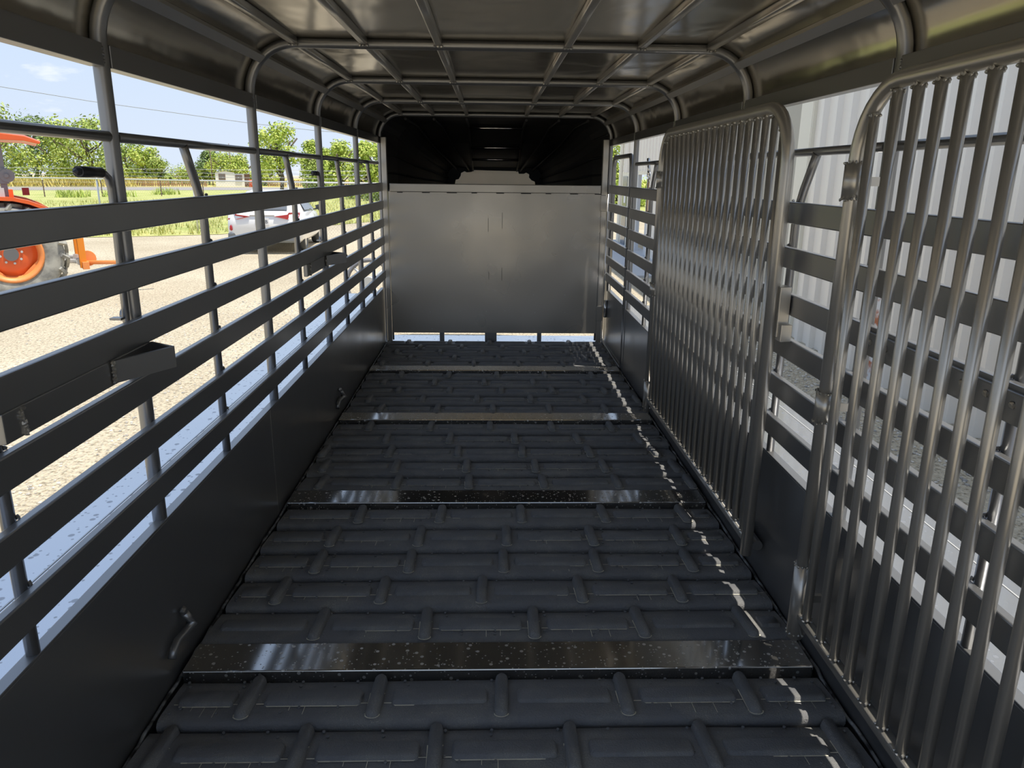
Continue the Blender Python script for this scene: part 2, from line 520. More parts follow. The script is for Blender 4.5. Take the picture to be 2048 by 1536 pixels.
def pad_mesh(Lx):
    mb = MB()
    n, hy, h, r = 4, 0.036, 0.012, 0.014
    ring = []
    for q, (cx, cy) in enumerate([(Lx / 2 - r, hy - r), (-Lx / 2 + r, hy - r), (-Lx / 2 + r, -hy + r), (Lx / 2 - r, -hy + r)]):
        for i in range(n):
            a = pi / 2 * q + pi / 2 * i / (n - 1)
            ring.append((cx + r * cos(a), cy + r * sin(a)))
    k = len(ring)
    def inset(d): return [(x - math.copysign(d, x), y - math.copysign(d, y)) for x, y in ring]
    lo = [(x, y, -0.003) for x, y in ring]
    mid = [(x, y, h * 0.75) for x, y in inset(0.004)]
    top = [(x, y, h) for x, y in inset(0.009)]
    mb.add(lo + mid + top, [(r_ * k + j, r_ * k + (j + 1) % k, (r_ + 1) * k + (j + 1) % k, (r_ + 1) * k + j) for r_ in range(2) for j in range(k)] +
           [tuple(2 * k + j for j in range(k))], 0, True)
    # dust along the near edge
    y = -hy - 0.001
    xs = [-Lx / 2 - 0.02, -Lx / 2 + 0.004, -Lx / 2 + 0.014] + [-Lx / 2 + 0.014 + (Lx - 0.028) * i / 8 for i in range(1, 9)] + [Lx / 2 - 0.004, Lx / 2 + 0.02]
    for x0, x1 in zip(xs, xs[1:]):
        ya, yb = [y + (0.012 if abs(x) > Lx / 2 - 0.01 else 0) for x in (x0, x1)]
        t = random.uniform(0.0012, 0.0028)
        mb.add([(x0, ya - t, 0.0007), (x1, yb - t, 0.0007), (x1, yb + t, 0.0007), (x0, ya + t, 0.0007)], [(0, 1, 2, 3)], 1)
    # short cross ticks
    for i in range(3):
        if random.random() < 0.65:
            x = -Lx / 2 + Lx * (i + 1) / 4 + random.uniform(-0.02, 0.02)
            l = random.uniform(0.015, 0.05)
            mb.add([(x - 0.0008, y - l, 0.0007), (x + 0.0008, y - l, 0.0007), (x + 0.0008, y, 0.0007), (x - 0.0008, y, 0.0007)], [(0, 1, 2, 3)], 1)
    return mb.mesh('tread_pad', [MAT['rubber'], MAT['dust']])

CLEAT = cleat_mesh()
PADS = [pad_mesh(0.29) for _ in range(4)]
studs = MB()
for (y, d, c0) in ROWS:
    # board: rounded near lip, slightly wavy edges
    mb = MB()
    nx, x0, x1 = 26, 0.022 + random.uniform(0, 0.012), 2.008 - random.uniform(0, 0.012)
    ph, am = random.uniform(0, 6), random.uniform(0.002, 0.005)
    prof = [(0.012, -0.030), (0.001, 0.000), (0.002, 0.012), (0.008, 0.020), (0.020, 0.0240), (0.042, 0.0240), (d - 0.05, 0.012), (d - 0.016, 0.006), (d - 0.004, -0.030)]
    vs = []
    for i in range(nx + 1):
        x = x0 + (x1 - x0) * i / nx
        wv = am * sin(3.1 * x + ph) + am * 0.5 * sin(7.3 * x + 2 * ph)
        hz = 0.0025 * sin(4.0 * x + 1.7 * ph)
        vs += [(x, y + p + wv * (1 if j < 4 else 0.4), q + (hz if 0 < j < 8 else 0)) for j, (p, q) in enumerate(prof)]
    k = len(prof)
    mb.add(vs, [(i * k + j, (i + 1) * k + j, (i + 1) * k + j + 1, i * k + j + 1) for i in range(nx) for j in range(k - 1)], 0, True)
    mb.add(vs[:k], [tuple(range(k))], 0)
    mb.add(vs[-k:], [tuple(range(k))[::-1]], 0)
    board = mb.build('rubber_board', MAT['rubber'], floor)
    xs = []
    x = c0
    while x < 2.0:
        xs.append(x + random.uniform(-0.006, 0.006))
        x += 0.371
    for x in xs:
        o = link('cleat', CLEAT, board, 0, (x, y + d * 0.52, 0.0178))
        o.rotation_euler.x = -0.095
        o.rotation_euler.z = random.uniform(-0.03, 0.03)
        o.scale.y = d / 0.214
    edges = [x0 + 0.02] + xs + [x1 - 0.02]
    for a, b in zip(edges, edges[1:]):
        L = b - a - 0.085
        if a == edges[0]: L, a = b - a - 0.05, a - 0.035
        if b == edges[-1]: L = b - a - 0.05
        if L < 0.05: continue
        o = link('tread_pad', random.choice(PADS), board, 0, (a + 0.045 + L / 2, y + d * 0.50, 0.0178))
        o.rotation_euler.x = -0.095
        o.scale.x = L / 0.29
        o.scale.y = d / 0.214
    if y < 4.5:
        for yy in (0.30, 0.40, 0.16, 0.80, 0.90):
            for i in range(13):
                xx = x0 + 0.03 + (x1 - x0 - 0.06) * (i + random.uniform(-0.3, 0.3)) / 12
                studs.cyl((min(max(xx, x0 + .02), x1 - .02), y + d * yy + (0 if yy > 0.2 else 0.01), 0.0245 - 0.095 * max(0.0, d * yy - 0.042)), (0, 0, 1), 0.0045, 0.005, 7)
studs.build('stud', MAT['rubber'], floor, kind='stuff')

# welded seams along the foot of both walls
for x in (0.012, W - 0.012):
    mb = MB()
    path = [(x + random.uniform(-0.003, 0.003), Y0 + (YF - Y0) * i / 170, 0.004 + random.uniform(0, 0.004)) for i in range(171)]
    mb.tube(path, 0.006, 6)
    mb.build('weld_seam', MAT['seam'], floor)

# ---- ceiling: sheet, bows, purlins
mb = MB()
outl = [(-0.084, 1.798), (-0.044, 1.802), (-0.044, 1.815)] + [(p[0], p[2]) for p in arc((0.175, 1.828), 0.219, pi, pi / 2, 12)]  # outer drip lip added to shut out a sun line under the header
outr = [(2 * 1.015 - x, z) for x, z in outl][::-1]
mid = [(0.175 + (1.855 - 0.175) * i / 10, 2.047) for i in range(1, 10)]
prof = outl + mid + outr
ny = 60
vs = []
for j in range(ny + 1):
    y = Y0 + (6.99 - Y0) * j / ny
    ph = ((y - BOWS[0]) / S) % 1.0
    sag = 0.006 * sin(pi * ph) ** 2
    for i, (x, z) in enumerate(prof):
        vs.append((x, y, z + (sag if abs(x - 1.015) < 0.85 else sag * 0.3)))
k = len(prof)
mb.add(vs, [(j * k + i, (j + 1) * k + i, (j + 1) * k + i + 1, j * k + i + 1) for j in range(ny) for i in range(k - 1)], 0, True)
ceiling = mb.build('ceiling', MAT['sheet'], kind='structure')
sd = ceiling.modifiers.new('thickness', 'SOLIDIFY')
sd.thickness = 0.004
sd.offset = 1.0

BOWPROF = rsq(0.0192, 0.42, 4)
for y in BOWS:
    mb = MB()
    path = [(XL, y, -0.05), (XL, y, 0.9), (XL, y, 1.76)]
    path += arc((0.175, 1.828), 0.1965, pi, pi / 2, 10, 'xz', y)
    path += arc((1.855, 1.828), 0.1965, pi / 2, 0, 10, 'xz', y)
    path += [(XR, y, 1.76), (XR, y, 0.9), (XR, y, -0.05)]
    mb.sweep(path, BOWPROF, 0, True, True, (0, 1, 0))
    mb.build('bow', MAT['paint'], ceiling)

PURL = [(0.175, 2.032), (0.457, 2.0335), (0.757, 2.0335), (1.284, 2.0335), (1.586, 2.0335), (1.872, 2.032)]
PPROF = rsq(0.0150, 0.2, 2)
for (ya, yb) in zip(BOWS, BOWS[1:]):
    for (x, z) in PURL:
        mb = MB()
        mb.sweep([(x, ya + 0.02, z), (x, yb - 0.02, z)], PPROF)
        for yy in (ya + 0.029, yb - 0.029):
            for dx in (-0.014, 0, 0.014):
                mb.lump((x + dx, yy, z - 0.017), 0.0065, 1)
        mb.build('purlin', [MAT['lit_paint'], MAT['bead']], ceiling)
    for x in (0.036, 1.994):
        mb = MB()
        c, s_ = cos(pi / 4) * 0.0165, sin(pi / 4) * 0.0165
        sq = [(0.023, 0), (0, 0.023), (-0.023, 0), (0, -0.023)]
        mb.sweep([(x, ya + 0.02, 1.968), (x, yb - 0.02, 1.968)], sq, 0, False)
        mb.build('corner_purlin', MAT['lit_paint'], ceiling)

# ---- side walls
def wall_side(name, sgn, x0, y_end, panel_end):
    """sgn=+1: left wall (inner face x0, outside towards -x); -1: right wall."""
    o_ = -sgn
    def X(d): return x0 + o_ * d          # d metres outwards of the inner face
    def bx(mb, d0, d1, y0, y1, z0, z1, mi=0):
        a, b = sorted((X(d0), X(d1)))
        mb.box(a, b, y0, y1, z0, z1, mi)
    mb = MB()
    pf = 0.0
    bx(mb, pf, pf + 0.006, Y0, panel_end, -0.05, 0.506)
    bx(mb, pf, 0.03, Y0, panel_end, 0.506, 0.513)
    wall = mb.build(name, MAT['paint'], None, 0.0015, kind='structure')
    for zt in RAIL_TOP:
        mb = MB()
        bx(mb, -0.024, 0.0, Y0, y_end, zt - RAIL_H, zt)
        mb.build('rail', MAT['paint'], wall, 0.004)
    # top header between the bow legs
    for ya, yb in zip([Y0] + BOWS, BOWS + [YF]):
        if ya > 5 and yb > 6.9: yb = 6.94
        if yb - ya < 0.1 or ya > 6.9: continue
        mb = MB()
        a, b = sorted((X(0.003), X(0.042)))
        mb.box(a, b, ya + 0.02, yb - 0.02, 1.772, 1.828)
        for zz in (1.785, 1.80, 1.815):
            mb.lump((X(0.005), yb - 0.021, zz), 0.007)
        mb.build('header_rail', MAT['paint'], wall, 0.003)
    # upper round rail and upright rods
    last = y_end
    for ya, yb in zip(BOWS[:-1], BOWS[1:]):
        ye = min(yb - 0.024, last)
        if ye - ya < 0.3: continue
        mb = MB()
        mb.tube([(X(0.018), ya + 0.02, 1.604), (X(0.018), ye, 1.604)], 0.0135, 12)
        mb.build('upper_rail', MAT['paint'], wall)
        ym = ya + 0.572
        if ym > last - 0.05: continue
        mb = MB()
        xm = X(0.0155)
        path = [(xm, ym, 0.513), (xm, ym, 1.36)]
        path += [(xm, ym - 0.012, 1.42), (xm, ym - 0.04, 1.48), (xm, ym - 0.075, 1.535), (xm, ym - 0.115, 1.598)]
        mb.tube(path, 0.0145, 12)
        for zt in RAIL_TOP:
            mb.lump((xm - o_ * 0.012, ym + 0.012, zt + 0.002), 0.007)
        mb.build('upright_rod', MAT['paint'], wall)
    return wall, X, bx

wall_left, XLf, bxl = wall_side('wall_left', 1, 0.0, 6.77, 6.80)
wall_right, XRf, bxr = wall_side('wall_right', -1, W, 5.68, 5.72)

# fenders outside
def fender(wall, xa, xb, ya, yb, z=0.511):
    mb = MB()
    xs = sorted((xa, xb))
    n = 8
    mb.box(xs[0], xs[1], ya, yb, z - 0.03, z)
    # rounded drop at the front end
    pts = [(yb, z)] + [(yb + 0.22 * sin(a), z - 0.22 * (1 - cos(a))) for a in [pi / 2 * i / n for i in range(1, n + 1)]] + [(yb + 0.22, z - 0.4)]
    vs = []
    for y, zz in pts:
        vs += [(xs[0], y, zz), (xs[1], y, zz)]
    mb.add(vs, [(2 * i, 2 * i + 1, 2 * i + 3, 2 * i + 2) for i in range(len(pts) - 1)], 0, True)
    # outer skirt
    xo = xa if abs(xa - 1.015) > abs(xb - 1.015) else xb
    d = 0.006 if xo > 1 else -0.006
    a, b = sorted((xo, xo - d))
    mb.box(a, b, ya, yb, z - 0.22, z + 0.004)
    f = mb.build('fender', MAT['fender'], wall, 0.002)
    mb = MB()
    xi = xo - (0.10 if xo > 1 else -0.10)
    mb.box(xi - 0.002, xi + 0.002, ya, yb, z - 0.005, z + 0.0015)
    mb.build('fender_seam', MAT['galv'], f)
fender(wall_left, -0.29, -0.030, -0.3, 6.45)
fender(wall_right, 2.060, 2.40, -0.3, 5.9)

# left wall: catches that a swung gate slams into (filler plate, bent strap)
def gate_catch(y, wall):
    mb = MB()
    mb.box(0.004, 0.025, y - 0.43, y + 0.225, 0.998, 1.062)
    p = mb.build('catch_plate', MAT['paint'], wall, 0.003)
    for yy in (y - 0.37, ):
        mb = MB()
        for i in range(9):
            mb.lump((0.026, yy + random.uniform(-0.004, 0.004), 1.003 + i * 0.0065), 0.0075)
        mb.build('weld_patch', MAT['bead'], p)
    mb = MB()
    # two legs of flat bar meeting in a point
    def leg(a, b, z0, z1, t=0.005):
        a, b = Vector((*a, 0)), Vector((*b, 0))
        d = (b - a).normalized()
        s_ = Vector((d.y, -d.x, 0)) * t
        mb.add([(a + s_).to_tuple()[:2] + (z,) for z in (z0, z1)] + [(b + s_).to_tuple()[:2] + (z,) for z in (z0, z1)] +
               [(b - s_).to_tuple()[:2] + (z,) for z in (z0, z1)] + [(a - s_).to_tuple()[:2] + (z,) for z in (z0, z1)],
               [(0, 2, 3, 1), (2, 4, 5, 3), (4, 6, 7, 5), (6, 0, 1, 7), (1, 3, 5, 7), (0, 6, 4, 2)])
    leg((0.028, y), (0.110, y + 0.166), 1.005, 1.062)
    leg((0.110, y + 0.166), (0.026, y + 0.222), 1.005, 1.062)
    for i in range(7):
        mb.lump((0.031, y - 0.002, 1.008 + i * 0.0085), 0.007, 1)
    mb.build('catch_strap', [MAT['paint'], MAT['bead']], p)
gate_catch(1.823, wall_left)
gate_catch(4.31, wall_left)

# tie hooks, bent rod low on the wall
def tie_hook(pts, wall):
    mb = MB()
    mb.tube(pts, 0.0125, 10)
    mb.lump((0.012, pts[0][1], pts[0][2] + 0.008), 0.014)
    mb.build('tie_hook', MAT['paint'], wall)
tie_hook([(0.014, 2.07, 0.188), (0.022, 2.082, 0.16), (0.026, 2.088, 0.135), (0.022, 2.04, 0.135), (0.016, 2.0, 0.135), (0.016, 1.97, 0.125), (0.016, 1.952, 0.104)], wall_left)
tie_hook([(0.014, 4.585, 0.178), (0.022, 4.605, 0.15), (0.026, 4.612, 0.128), (0.022, 4.55, 0.132), (0.016, 4.51, 0.132), (0.016, 4.48, 0.122), (0.016, 4.462, 0.096)], wall_left)
# panel seam
mb = MB()
mb.box(-0.001, 0.0012, 3.145, 3.150, 0.0, 0.506)
mb.build('panel_seam', MAT['bead'], wall_left)

# latch cranks outside the left wall (bent rod with a black grip)
def latch_crank(y, wall):
    mb = MB()
    mb.tube([(-0.022, y - 0.02, 0.90), (-0.022, y, 1.44), (-0.022, y, 1.475), (-0.022, y - 0.008, 1.500), (-0.022, y - 0.030, 1.513), (-0.022, y - 0.07, 1.515)], 0.0095, 10)
    c = mb.build('latch_crank', MAT['paint'], wall)
    mb = MB()
    mb.tube([(-0.022, y - 0.045, 1.514), (-0.022, y - 0.150, 1.516)], 0.0135, 14)
    mb.lump((-0.022, y - 0.151, 1.516), 0.011)
    mb.build('grip', MAT['grip'], c)
    mb = MB()
    mb.box(-0.050, -0.020, y - 0.045, y - 0.02, 1.132, 1.138)
    mb.cyl((-0.040, y + 0.02, 1.135), (1, 0, 0), 0.018, 0.012, 12)
    mb.build('crank_bracket', MAT['paint'], c)
latch_crank(2.036, wall_left)
latch_crank(4.490, wall_left)

# right wall: bolted flange on the third rail, near part
mb = MB()
mb.box(W - 0.032, W - 0.022, 0.0, 1.98, 1.056, 1.120)
mb.box(W - 0.036, W - 0.02, 0.0, 1.98, 1.117, 1.122)
flange = mb.build('bolted_flange', MAT['paint'], wall_right, 0.002)
mbolt = MB()
mbolt.lump((0, 0, 0), 0.0085, 0, (0.8, 1, 1))
BOLT = mbolt.mesh('bolt', MAT['lit_paint'])
for i in range(16):
    link('bolt', BOLT, flange, 0, (W - 0.034, 1.93 - 0.081 * i, 1.096))
# gate stop: short stub of pipe on a tab near the floor
mb = MB()
mb.tube([(2.005, 2.56, 0.150), (2.005, 2.74, 0.150)], 0.021, 14)
mb.box(1.985, W, 2.60, 2.66, 0.112, 0.126)
for i in range(4): mb.lump((2.012 + i * 0.005, 2.60 + i * 0.015, 0.124), 0.010)
mb.build('gate_stop', MAT['paint'], wall_right)

# ---- side door at the front right (door_1), stepped outwards a little
mb = MB()
dx = 0.012
mb.box(W + dx, W + dx + 0.006, 5.80, 6.80, 0.03, 0.50)
mb.box(W + dx, W + dx + 0.035, 5.80, 6.80, 0.50, 0.512)
door = mb.build('door_1', MAT['paint'], None, 0.0015, kind='structure')
for zt in RAIL_TOP[1:]:
    mb = MB()
    mb.box(W - 0.016, W + 0.006, 5.78, 6.74, zt - RAIL_H, zt)
    mb.build('rail', MAT['paint'], door, 0.004)
mb = MB()
mb.box(W - 0.016, W + 0.006, 5.78, 6.74, RAIL_TOP[0] - RAIL_H, RAIL_TOP[0])
mb.build('rail', MAT['paint'], door, 0.004)
mb = MB()
xd = W + 0.025
p = [(xd, 6.76, 0.5), (xd, 6.76, 1.50)] + [(xd, 6.70 + 0.06 * cos(a), 1.58 + 0.09 * sin(a)) for a in [pi / 2 * i / 6 for i in range(7)]]
p += [(xd, 5.98 - 0.07 * sin(a), 1.58 + 0.09 * cos(a)) for a in [pi / 2 * i / 6 for i in range(7)]] + [(xd, 5.90, 1.45), (xd, 5.90, 0.5)]
mb.tube(p, 0.019, 12)
mb.build('door_frame', MAT['paint'], door)
mb = MB()
mb.cyl((W - 0.002, 6.73, 0.34), (0, 0, 1), 0.016, 0.16, 10)
mb.build('hinge', MAT['chrome'], door)
mb = MB()
mb.box(W - 0.004, W + 0.002, 5.715, 5.80, 0.0, 1.44)
mb.box(W - 0.002, W + 0.03, 5.80, 6.86, 0.0, 0.03)
mb.tube([(W - 0.004, 5.80, 0.004), (W - 0.004, 5.80, 0.512)], 0.007, 6)
mb.tube([(W - 0.012, 5.79, 0.028), (W - 0.012, 6.84, 0.028)], 0.009, 6)
mb.build('trim_1', MAT['paint'], None, 0.0, kind='structure')

# ---- front wall
mb = MB()
mb.box(0.062, 1.96, YF, YF + 0.004, 0.089, 1.365)
for x in (0.10, 1.93):
    mb.box(x - 0.012, x + 0.012, YF + 0.004, YF + 0.03, 0.089, 1.357)
wall_front = mb.build('wall_front', MAT['gate_sheet'], None, 0.0, kind='structure')
mb = MB()
mb.box(0.075, 1.955, YF - 0.012, YF + 0.03, 1.361, 1.434)
mb.build('top_rail', MAT['gate_sheet'], wall_front, 0.006)
mb = MB()
for i in range(9):
    xx = 0.14 + i * 0.22
    mb.box(xx, xx + 0.05 + 0.02 * (i % 3), YF - 0.003, YF + 0.002, 1.354, 1.361)
mb.build('stitch_weld', MAT['nose'], wall_front, kind='stuff')
# two faint vertical ripples in the sheet and a row of plug welds
mb = MB()
for x, za, zb in ((0.95, 1.02, 1.14), (1.075, 1.05, 1.19), (0.955, 0.59, 0.66), (1.075, 0.58, 0.70)):
    mb.box(x - 0.0015, x + 0.0015, YF - 0.0012, YF, za, zb)
mb.build('sheet_ripple', MAT['nose'], wall_front, kind='stuff')
mb = MB()
for x in (0.42, 0.68, 0.93, 1.10, 1.37, 1.66):
    for z in (0.118, 0.29): mb.lump((x + random.uniform(-0.02, 0.02), YF - 0.001, z + random.uniform(-0.01, 0.01)), 0.0045)
for x in (0.69, 1.37, 1.66): mb.lump((x, YF - 0.001, 0.45), 0.004)
mb.build('plug_weld', MAT['galv'], wall_front, kind='stuff')
# frame posts left and right
for xa, xb in ((0.012, 0.056), (1.962, 2.010)):
    mb = MB()
    mb.box(xa, xb, YF - 0.005, YF + 0.05, -0.01, 1.822)
    mb.build('frame_post', MAT['gate_sheet'], wall_front, 0.003)
for xa, xb in ((0.058, 0.072), (1.948, 1.960)):
    mb = MB()
    mb.cyl(((xa + xb) / 2, YF + 0.01, 0.70), (0, 0, 1), 0.008, 1.36, 8)
    mb.build('edge_tube', MAT['paint'], wall_front)
# hinge knuckles on the right edge
for z, h in ((1.28, 0.14), (0.28, 0.14)):
    mb = MB()
    mb.box(1.955, 2.014, YF - 0.018, YF, z - h / 2, z + h / 2)
    mb.build('hinge', MAT['gate_sheet'], wall_front, 0.004)
mb = MB()
mb.tube([(2.022, YF - 0.006, 0.0), (2.022, YF - 0.006, 1.36)], 0.007, 8)
mb.build('hinge_rod', MAT['chrome'], wall_front)
# stubs under the gate
for xa, xb in ((0.497, 0.540), (0.92, 1.03), (1.41, 1.45)):
    mb = MB()
    mb.box(xa, xb, YF, YF + 0.03, -0.014, 0.092)
    mb.build('foot_stub', MAT['paint'], wall_front, 0.002)
# wet sill ahead of the gate
mb = MB()
mb.box(-0.03, 2.06, YF + 0.05, YF + 0.33, -0.05, -0.004)
mb.build('front_sill', MAT['fender'], wall_front, 0.002)

# ---- dark tapering nose above the front wall
NOSE = [(6.955, 2.012, 1.020), (7.05, 2.010, 1.010), (7.55, 1.985, 0.95), (8.05, 1.825, 0.82), (8.55, 1.72, 0.70), (9.30, 1.585, 0.56)]   # y, roof z, half width
mb = MB()
vs = []
nk = 14
for (y, zt, hw) in NOSE:
    r = 0.168 if y < 7.1 else min(0.23, (zt - 1.36) * 0.4)
    pts = [(-hw, 1.36)] + [(-hw + r - r * cos(a), zt - r + r * sin(a)) for a in [pi / 2 * i / 5 for i in range(6)]]
    pts += [(-x, z) for x, z in pts[::-1]]
    vs += [(1.015 + x, y, z) for x, z in pts]
k = 14
mb.add(vs, [(j * k + i, j * k + (i + 1) % k, (j + 1) * k + (i + 1) % k, (j + 1) * k + i) for j in range(len(NOSE) - 1) for i in range(k)])
nose = mb.build('wall_nose', MAT['nose'], None, kind='structure')
# roof ribs that run into the nose
for x in (0.20, 0.457, 0.757, 1.284, 1.586, 1.85):
    mb = MB()
    path = []
    for (y, zt, hw) in NOSE:
        xx = x if 0.7 < x < 1.4 else 1.015 + (x - 1.015) * hw / 1.04
        path.append((xx, y, zt - 0.028))
    mb.tube(path, 0.012, 6)
    mb.build('roof_rib', MAT['nose'], nose)
for side in (-1, 1):
    for fr in (0.25, 0.5, 0.78):
        mb = MB()
        mb.tube([(1.015 + side * (hw - 0.012), y, 1.36 + (zt - 1.36) * fr) for (y, zt, hw) in NOSE], 0.010, 6)
        mb.build('side_rib', MAT['nose'], nose)
for y, z in ((7.55, 1.948), (8.05, 1.782), (8.55, 1.674)):
    mb = MB()
    mb.tube([(0.765, y, z), (1.276, y, z)], 0.014, 10)
    mb.build('roof_rung', MAT['chrome'], nose)
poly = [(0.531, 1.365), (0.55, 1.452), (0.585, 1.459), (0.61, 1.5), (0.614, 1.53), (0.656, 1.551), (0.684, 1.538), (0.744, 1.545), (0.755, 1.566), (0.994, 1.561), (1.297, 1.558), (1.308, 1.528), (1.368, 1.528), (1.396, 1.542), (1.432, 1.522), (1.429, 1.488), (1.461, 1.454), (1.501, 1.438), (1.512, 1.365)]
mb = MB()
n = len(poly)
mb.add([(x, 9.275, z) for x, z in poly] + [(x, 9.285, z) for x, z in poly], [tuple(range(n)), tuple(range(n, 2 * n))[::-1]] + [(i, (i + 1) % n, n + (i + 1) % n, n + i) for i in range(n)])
mb.build('glow_patch', MAT['patch'], nose, label='pale ragged glow, an added translucent panel')
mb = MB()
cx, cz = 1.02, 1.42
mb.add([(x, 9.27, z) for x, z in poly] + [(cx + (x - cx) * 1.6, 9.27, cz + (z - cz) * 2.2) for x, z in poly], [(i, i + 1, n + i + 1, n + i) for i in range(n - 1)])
mb.build('glow_surround', MAT['nose'], nose)  # dark plate added round the ragged opening to shape the glow

# ================================================================== GATES (things)
BAR_R = 0.0135
def bar_mesh(h):
    mb = MB()
    mb.tube([(0, 0, 0), (0, 0, h)], BAR_R, 12)
    for z in (0.003, h - 0.003):
        for i in range(7):
            a = 2 * pi * i / 7
            mb.lump((0.0145 * cos(a), 0.0145 * sin(a), z + random.uniform(-0.004, 0.004)), 0.0052, 1)
    return mb.mesh('bar', [MAT['lit_paint'], MAT['bead']])

def bar_gate(name, label, y_far, y_near, ztop, far_hinge_z, bars, near_visible=True):
    X0 = 1.952
    zb = 0.185
    g = empty(name, (X0, y_far, 0.0), 0, label=label, category='gate', group='barred gates folded back along the right wall')
    L = y_near - y_far                      # negative: towards the camera
    r, R = 0.0215, 0.19
    mb = MB()
    path = [(0, 0, 0.10), (0, 0, ztop - R)]
    path += [(0, -R + R * cos(a), ztop - R + R * sin(a)) for a in [pi / 2 * i / 8 for i in range(1, 9)]]
    path += [(0, L + R - R * sin(a), ztop - R + R * cos(a)) for a in [pi / 2 * i / 8 for i in range(0, 9)]]
    path += [(0, L, 0.13)]
    mb.tube(path, r, 14)
    mb.build('gate_frame', MAT['lit_paint'], g)
    mb = MB()
    mb.sweep([(0.006, 0, zb), (0.006, L, zb)], rsq(0.017, 0.3, 3))
    mb.build('bottom_rail', MAT['lit_paint'], g)
    hfull = ztop - zb - 0.022 - 0.018
    meshes = {}
    for y in bars:
        d = min(y_far - y, y - y_near)
        h = hfull
        if d < R:
            h = hfull - (R - sqrt(max(0, R * R - (R - d) ** 2)))
        key = round(h, 3)
        if key not in meshes: meshes[key] = bar_mesh(h)
        link('bar', meshes[key], g, 0, (0, y - y_far, zb + 0.018))
    for (z0, z1, rr) in far_hinge_z:
        mb = MB()
        mb.cyl((0, 0, (z0 + z1) / 2), (0, 0, 1), rr, z1 - z0, 18)
        for zz in (z0, z1):
            for i in range(12):
                a = 2 * pi * i / 12
                mb.lump((rr * cos(a), rr * sin(a), zz + random.uniform(-0.003, 0.003)), 0.0048, 1)
        # arm to the wall behind
        mb.box(0.0, 0.07, -0.008, 0.008, (z0 + z1) / 2 - 0.012, (z0 + z1) / 2 + 0.012)
        mb.build('hinge_collar', [MAT['lit_paint'], MAT['bead']], g)
    return g, X0

bars1 = [4.31 - 0.0905 * i for i in range(20)]
gate1, X0 = bar_gate('bar_gate', 'closely barred gate folded against the right wall, the farther one by the side door', 4.405, 2.535, 1.752,
                     [(1.455, 1.545, 0.027), (0.83, 0.905, 0.027), (0.13, 0.30, 0.027)], [b for b in bars1 if b > 2.58])
# spring latch at the near post of that gate
mb = MB()
mb.box(0.012, 0.05, -1.905, -1.845, 0.985, 1.16)
mb.box(0.016, 0.054, -1.935, -1.875, 0.975, 1.035)
for i in range(8): mb.lump((0.012, -1.852, 1.0 + i * 0.02), 0.007, 1)
mb.build('latch_box', [MAT['lit_paint'], MAT['bead']], gate1, 0.003)
mb = MB()
mb.box(-0.004, 0.004, -1.82, -1.80, 1.19, 1.345)
mb.build('latch_tab', MAT['lit_paint'], gate1)

bars2 = [1.972 - 0.0895 * i for i in range(1, 21)]
gate2, X0 = bar_gate('bar_gate', 'closely barred gate folded against the right wall, the nearest one at the picture edge', 2.048, 0.16, 1.752,
                     [(1.465, 1.56, 0.029), (0.83, 0.92, 0.0285), (0.12, 0.36, 0.027)], [1.985] + [b for b in bars2 if b > 0.2])

# small snap hook and strap hanging by the side door
t = empty('snap_hook', (2.11, 5.55, 1.44), 0, label='chrome snap hook on a tan strap hanging outside by the side door', category='hook')
mb = MB()
mb.tube([(0, 0.02, 0.20), (0, -0.01, 0.15), (0, -0.03, 0.10)], 0.012, 8)
mb.tube([(0, 0.035 * cos(a) - 0.03, 0.075 + 0.035 * sin(a)) for a in [2 * pi * i / 12 for i in range(11)]], 0.008, 6)
mb.build('hook_body', MAT['chrome'], t)
mb = MB()
mb.box(-0.004, 0.004, -0.05, -0.005, -0.25, 0.06)
mb.build('strap', MAT['strap'], t)

# ================================================================== OUTSIDE: ground
mb = MB()
mb.add([(-260, -120, ZG), (160, -120, ZG), (160, 420, ZG), (-260, 420, ZG)], [(0, 1, 2, 3)])
ground = mb.build('ground', MAT['gravel'], None, kind='structure')
mb = MB()
E_ = [(-60, 7.5), (-30, 16.5), (-17, 21.6), (-9.9, 24.2), (-8.0, 25.2), (-4.6, 31.5), (-3.2, 36), (2, 42), (30, 46)]
vs = [(x, y, ZG + 0.012) for x, y in E_] + [(30, 130, ZG + 0.012), (-260, 130, ZG + 0.012), (-260, 7.5, ZG + 0.012)]
mb.add(vs, [tuple(range(len(vs)))])
mb.build('lawn_ground', MAT['lawn'], None, kind='structure')
mb = MB()
mb.add([(-260, 27, ZG + 0.03), (-48.3, 75, ZG + 0.03), (-30, 84, ZG + 0.03), (60, 128, ZG + 0.03), (60, 143, ZG + 0.03), (-36, 99, ZG + 0.03), (-53, 90, ZG + 0.03), (-260, 42, ZG + 0.03)], [tuple(range(8))])
mb.build('road', MAT['asphalt'], None, kind='structure')
mb = MB()
mb.add([(-260, 42, ZG + 0.02), (-53, 90, ZG + 0.02), (-36, 99, ZG + 0.02), (60, 143, ZG + 0.02), (60, 240, ZG + 0.02), (-260, 240, ZG + 0.02)], [tuple(range(6))])
mb.build('field_ground', MAT['field'], None, kind='structure')
mb = MB()
mb.box(3.75, 5.2, 15.2, 24, ZG - 0.1, ZG + 0.05)
mb.build('slab_ground', MAT['concrete'], None, 0.01, kind='structure')

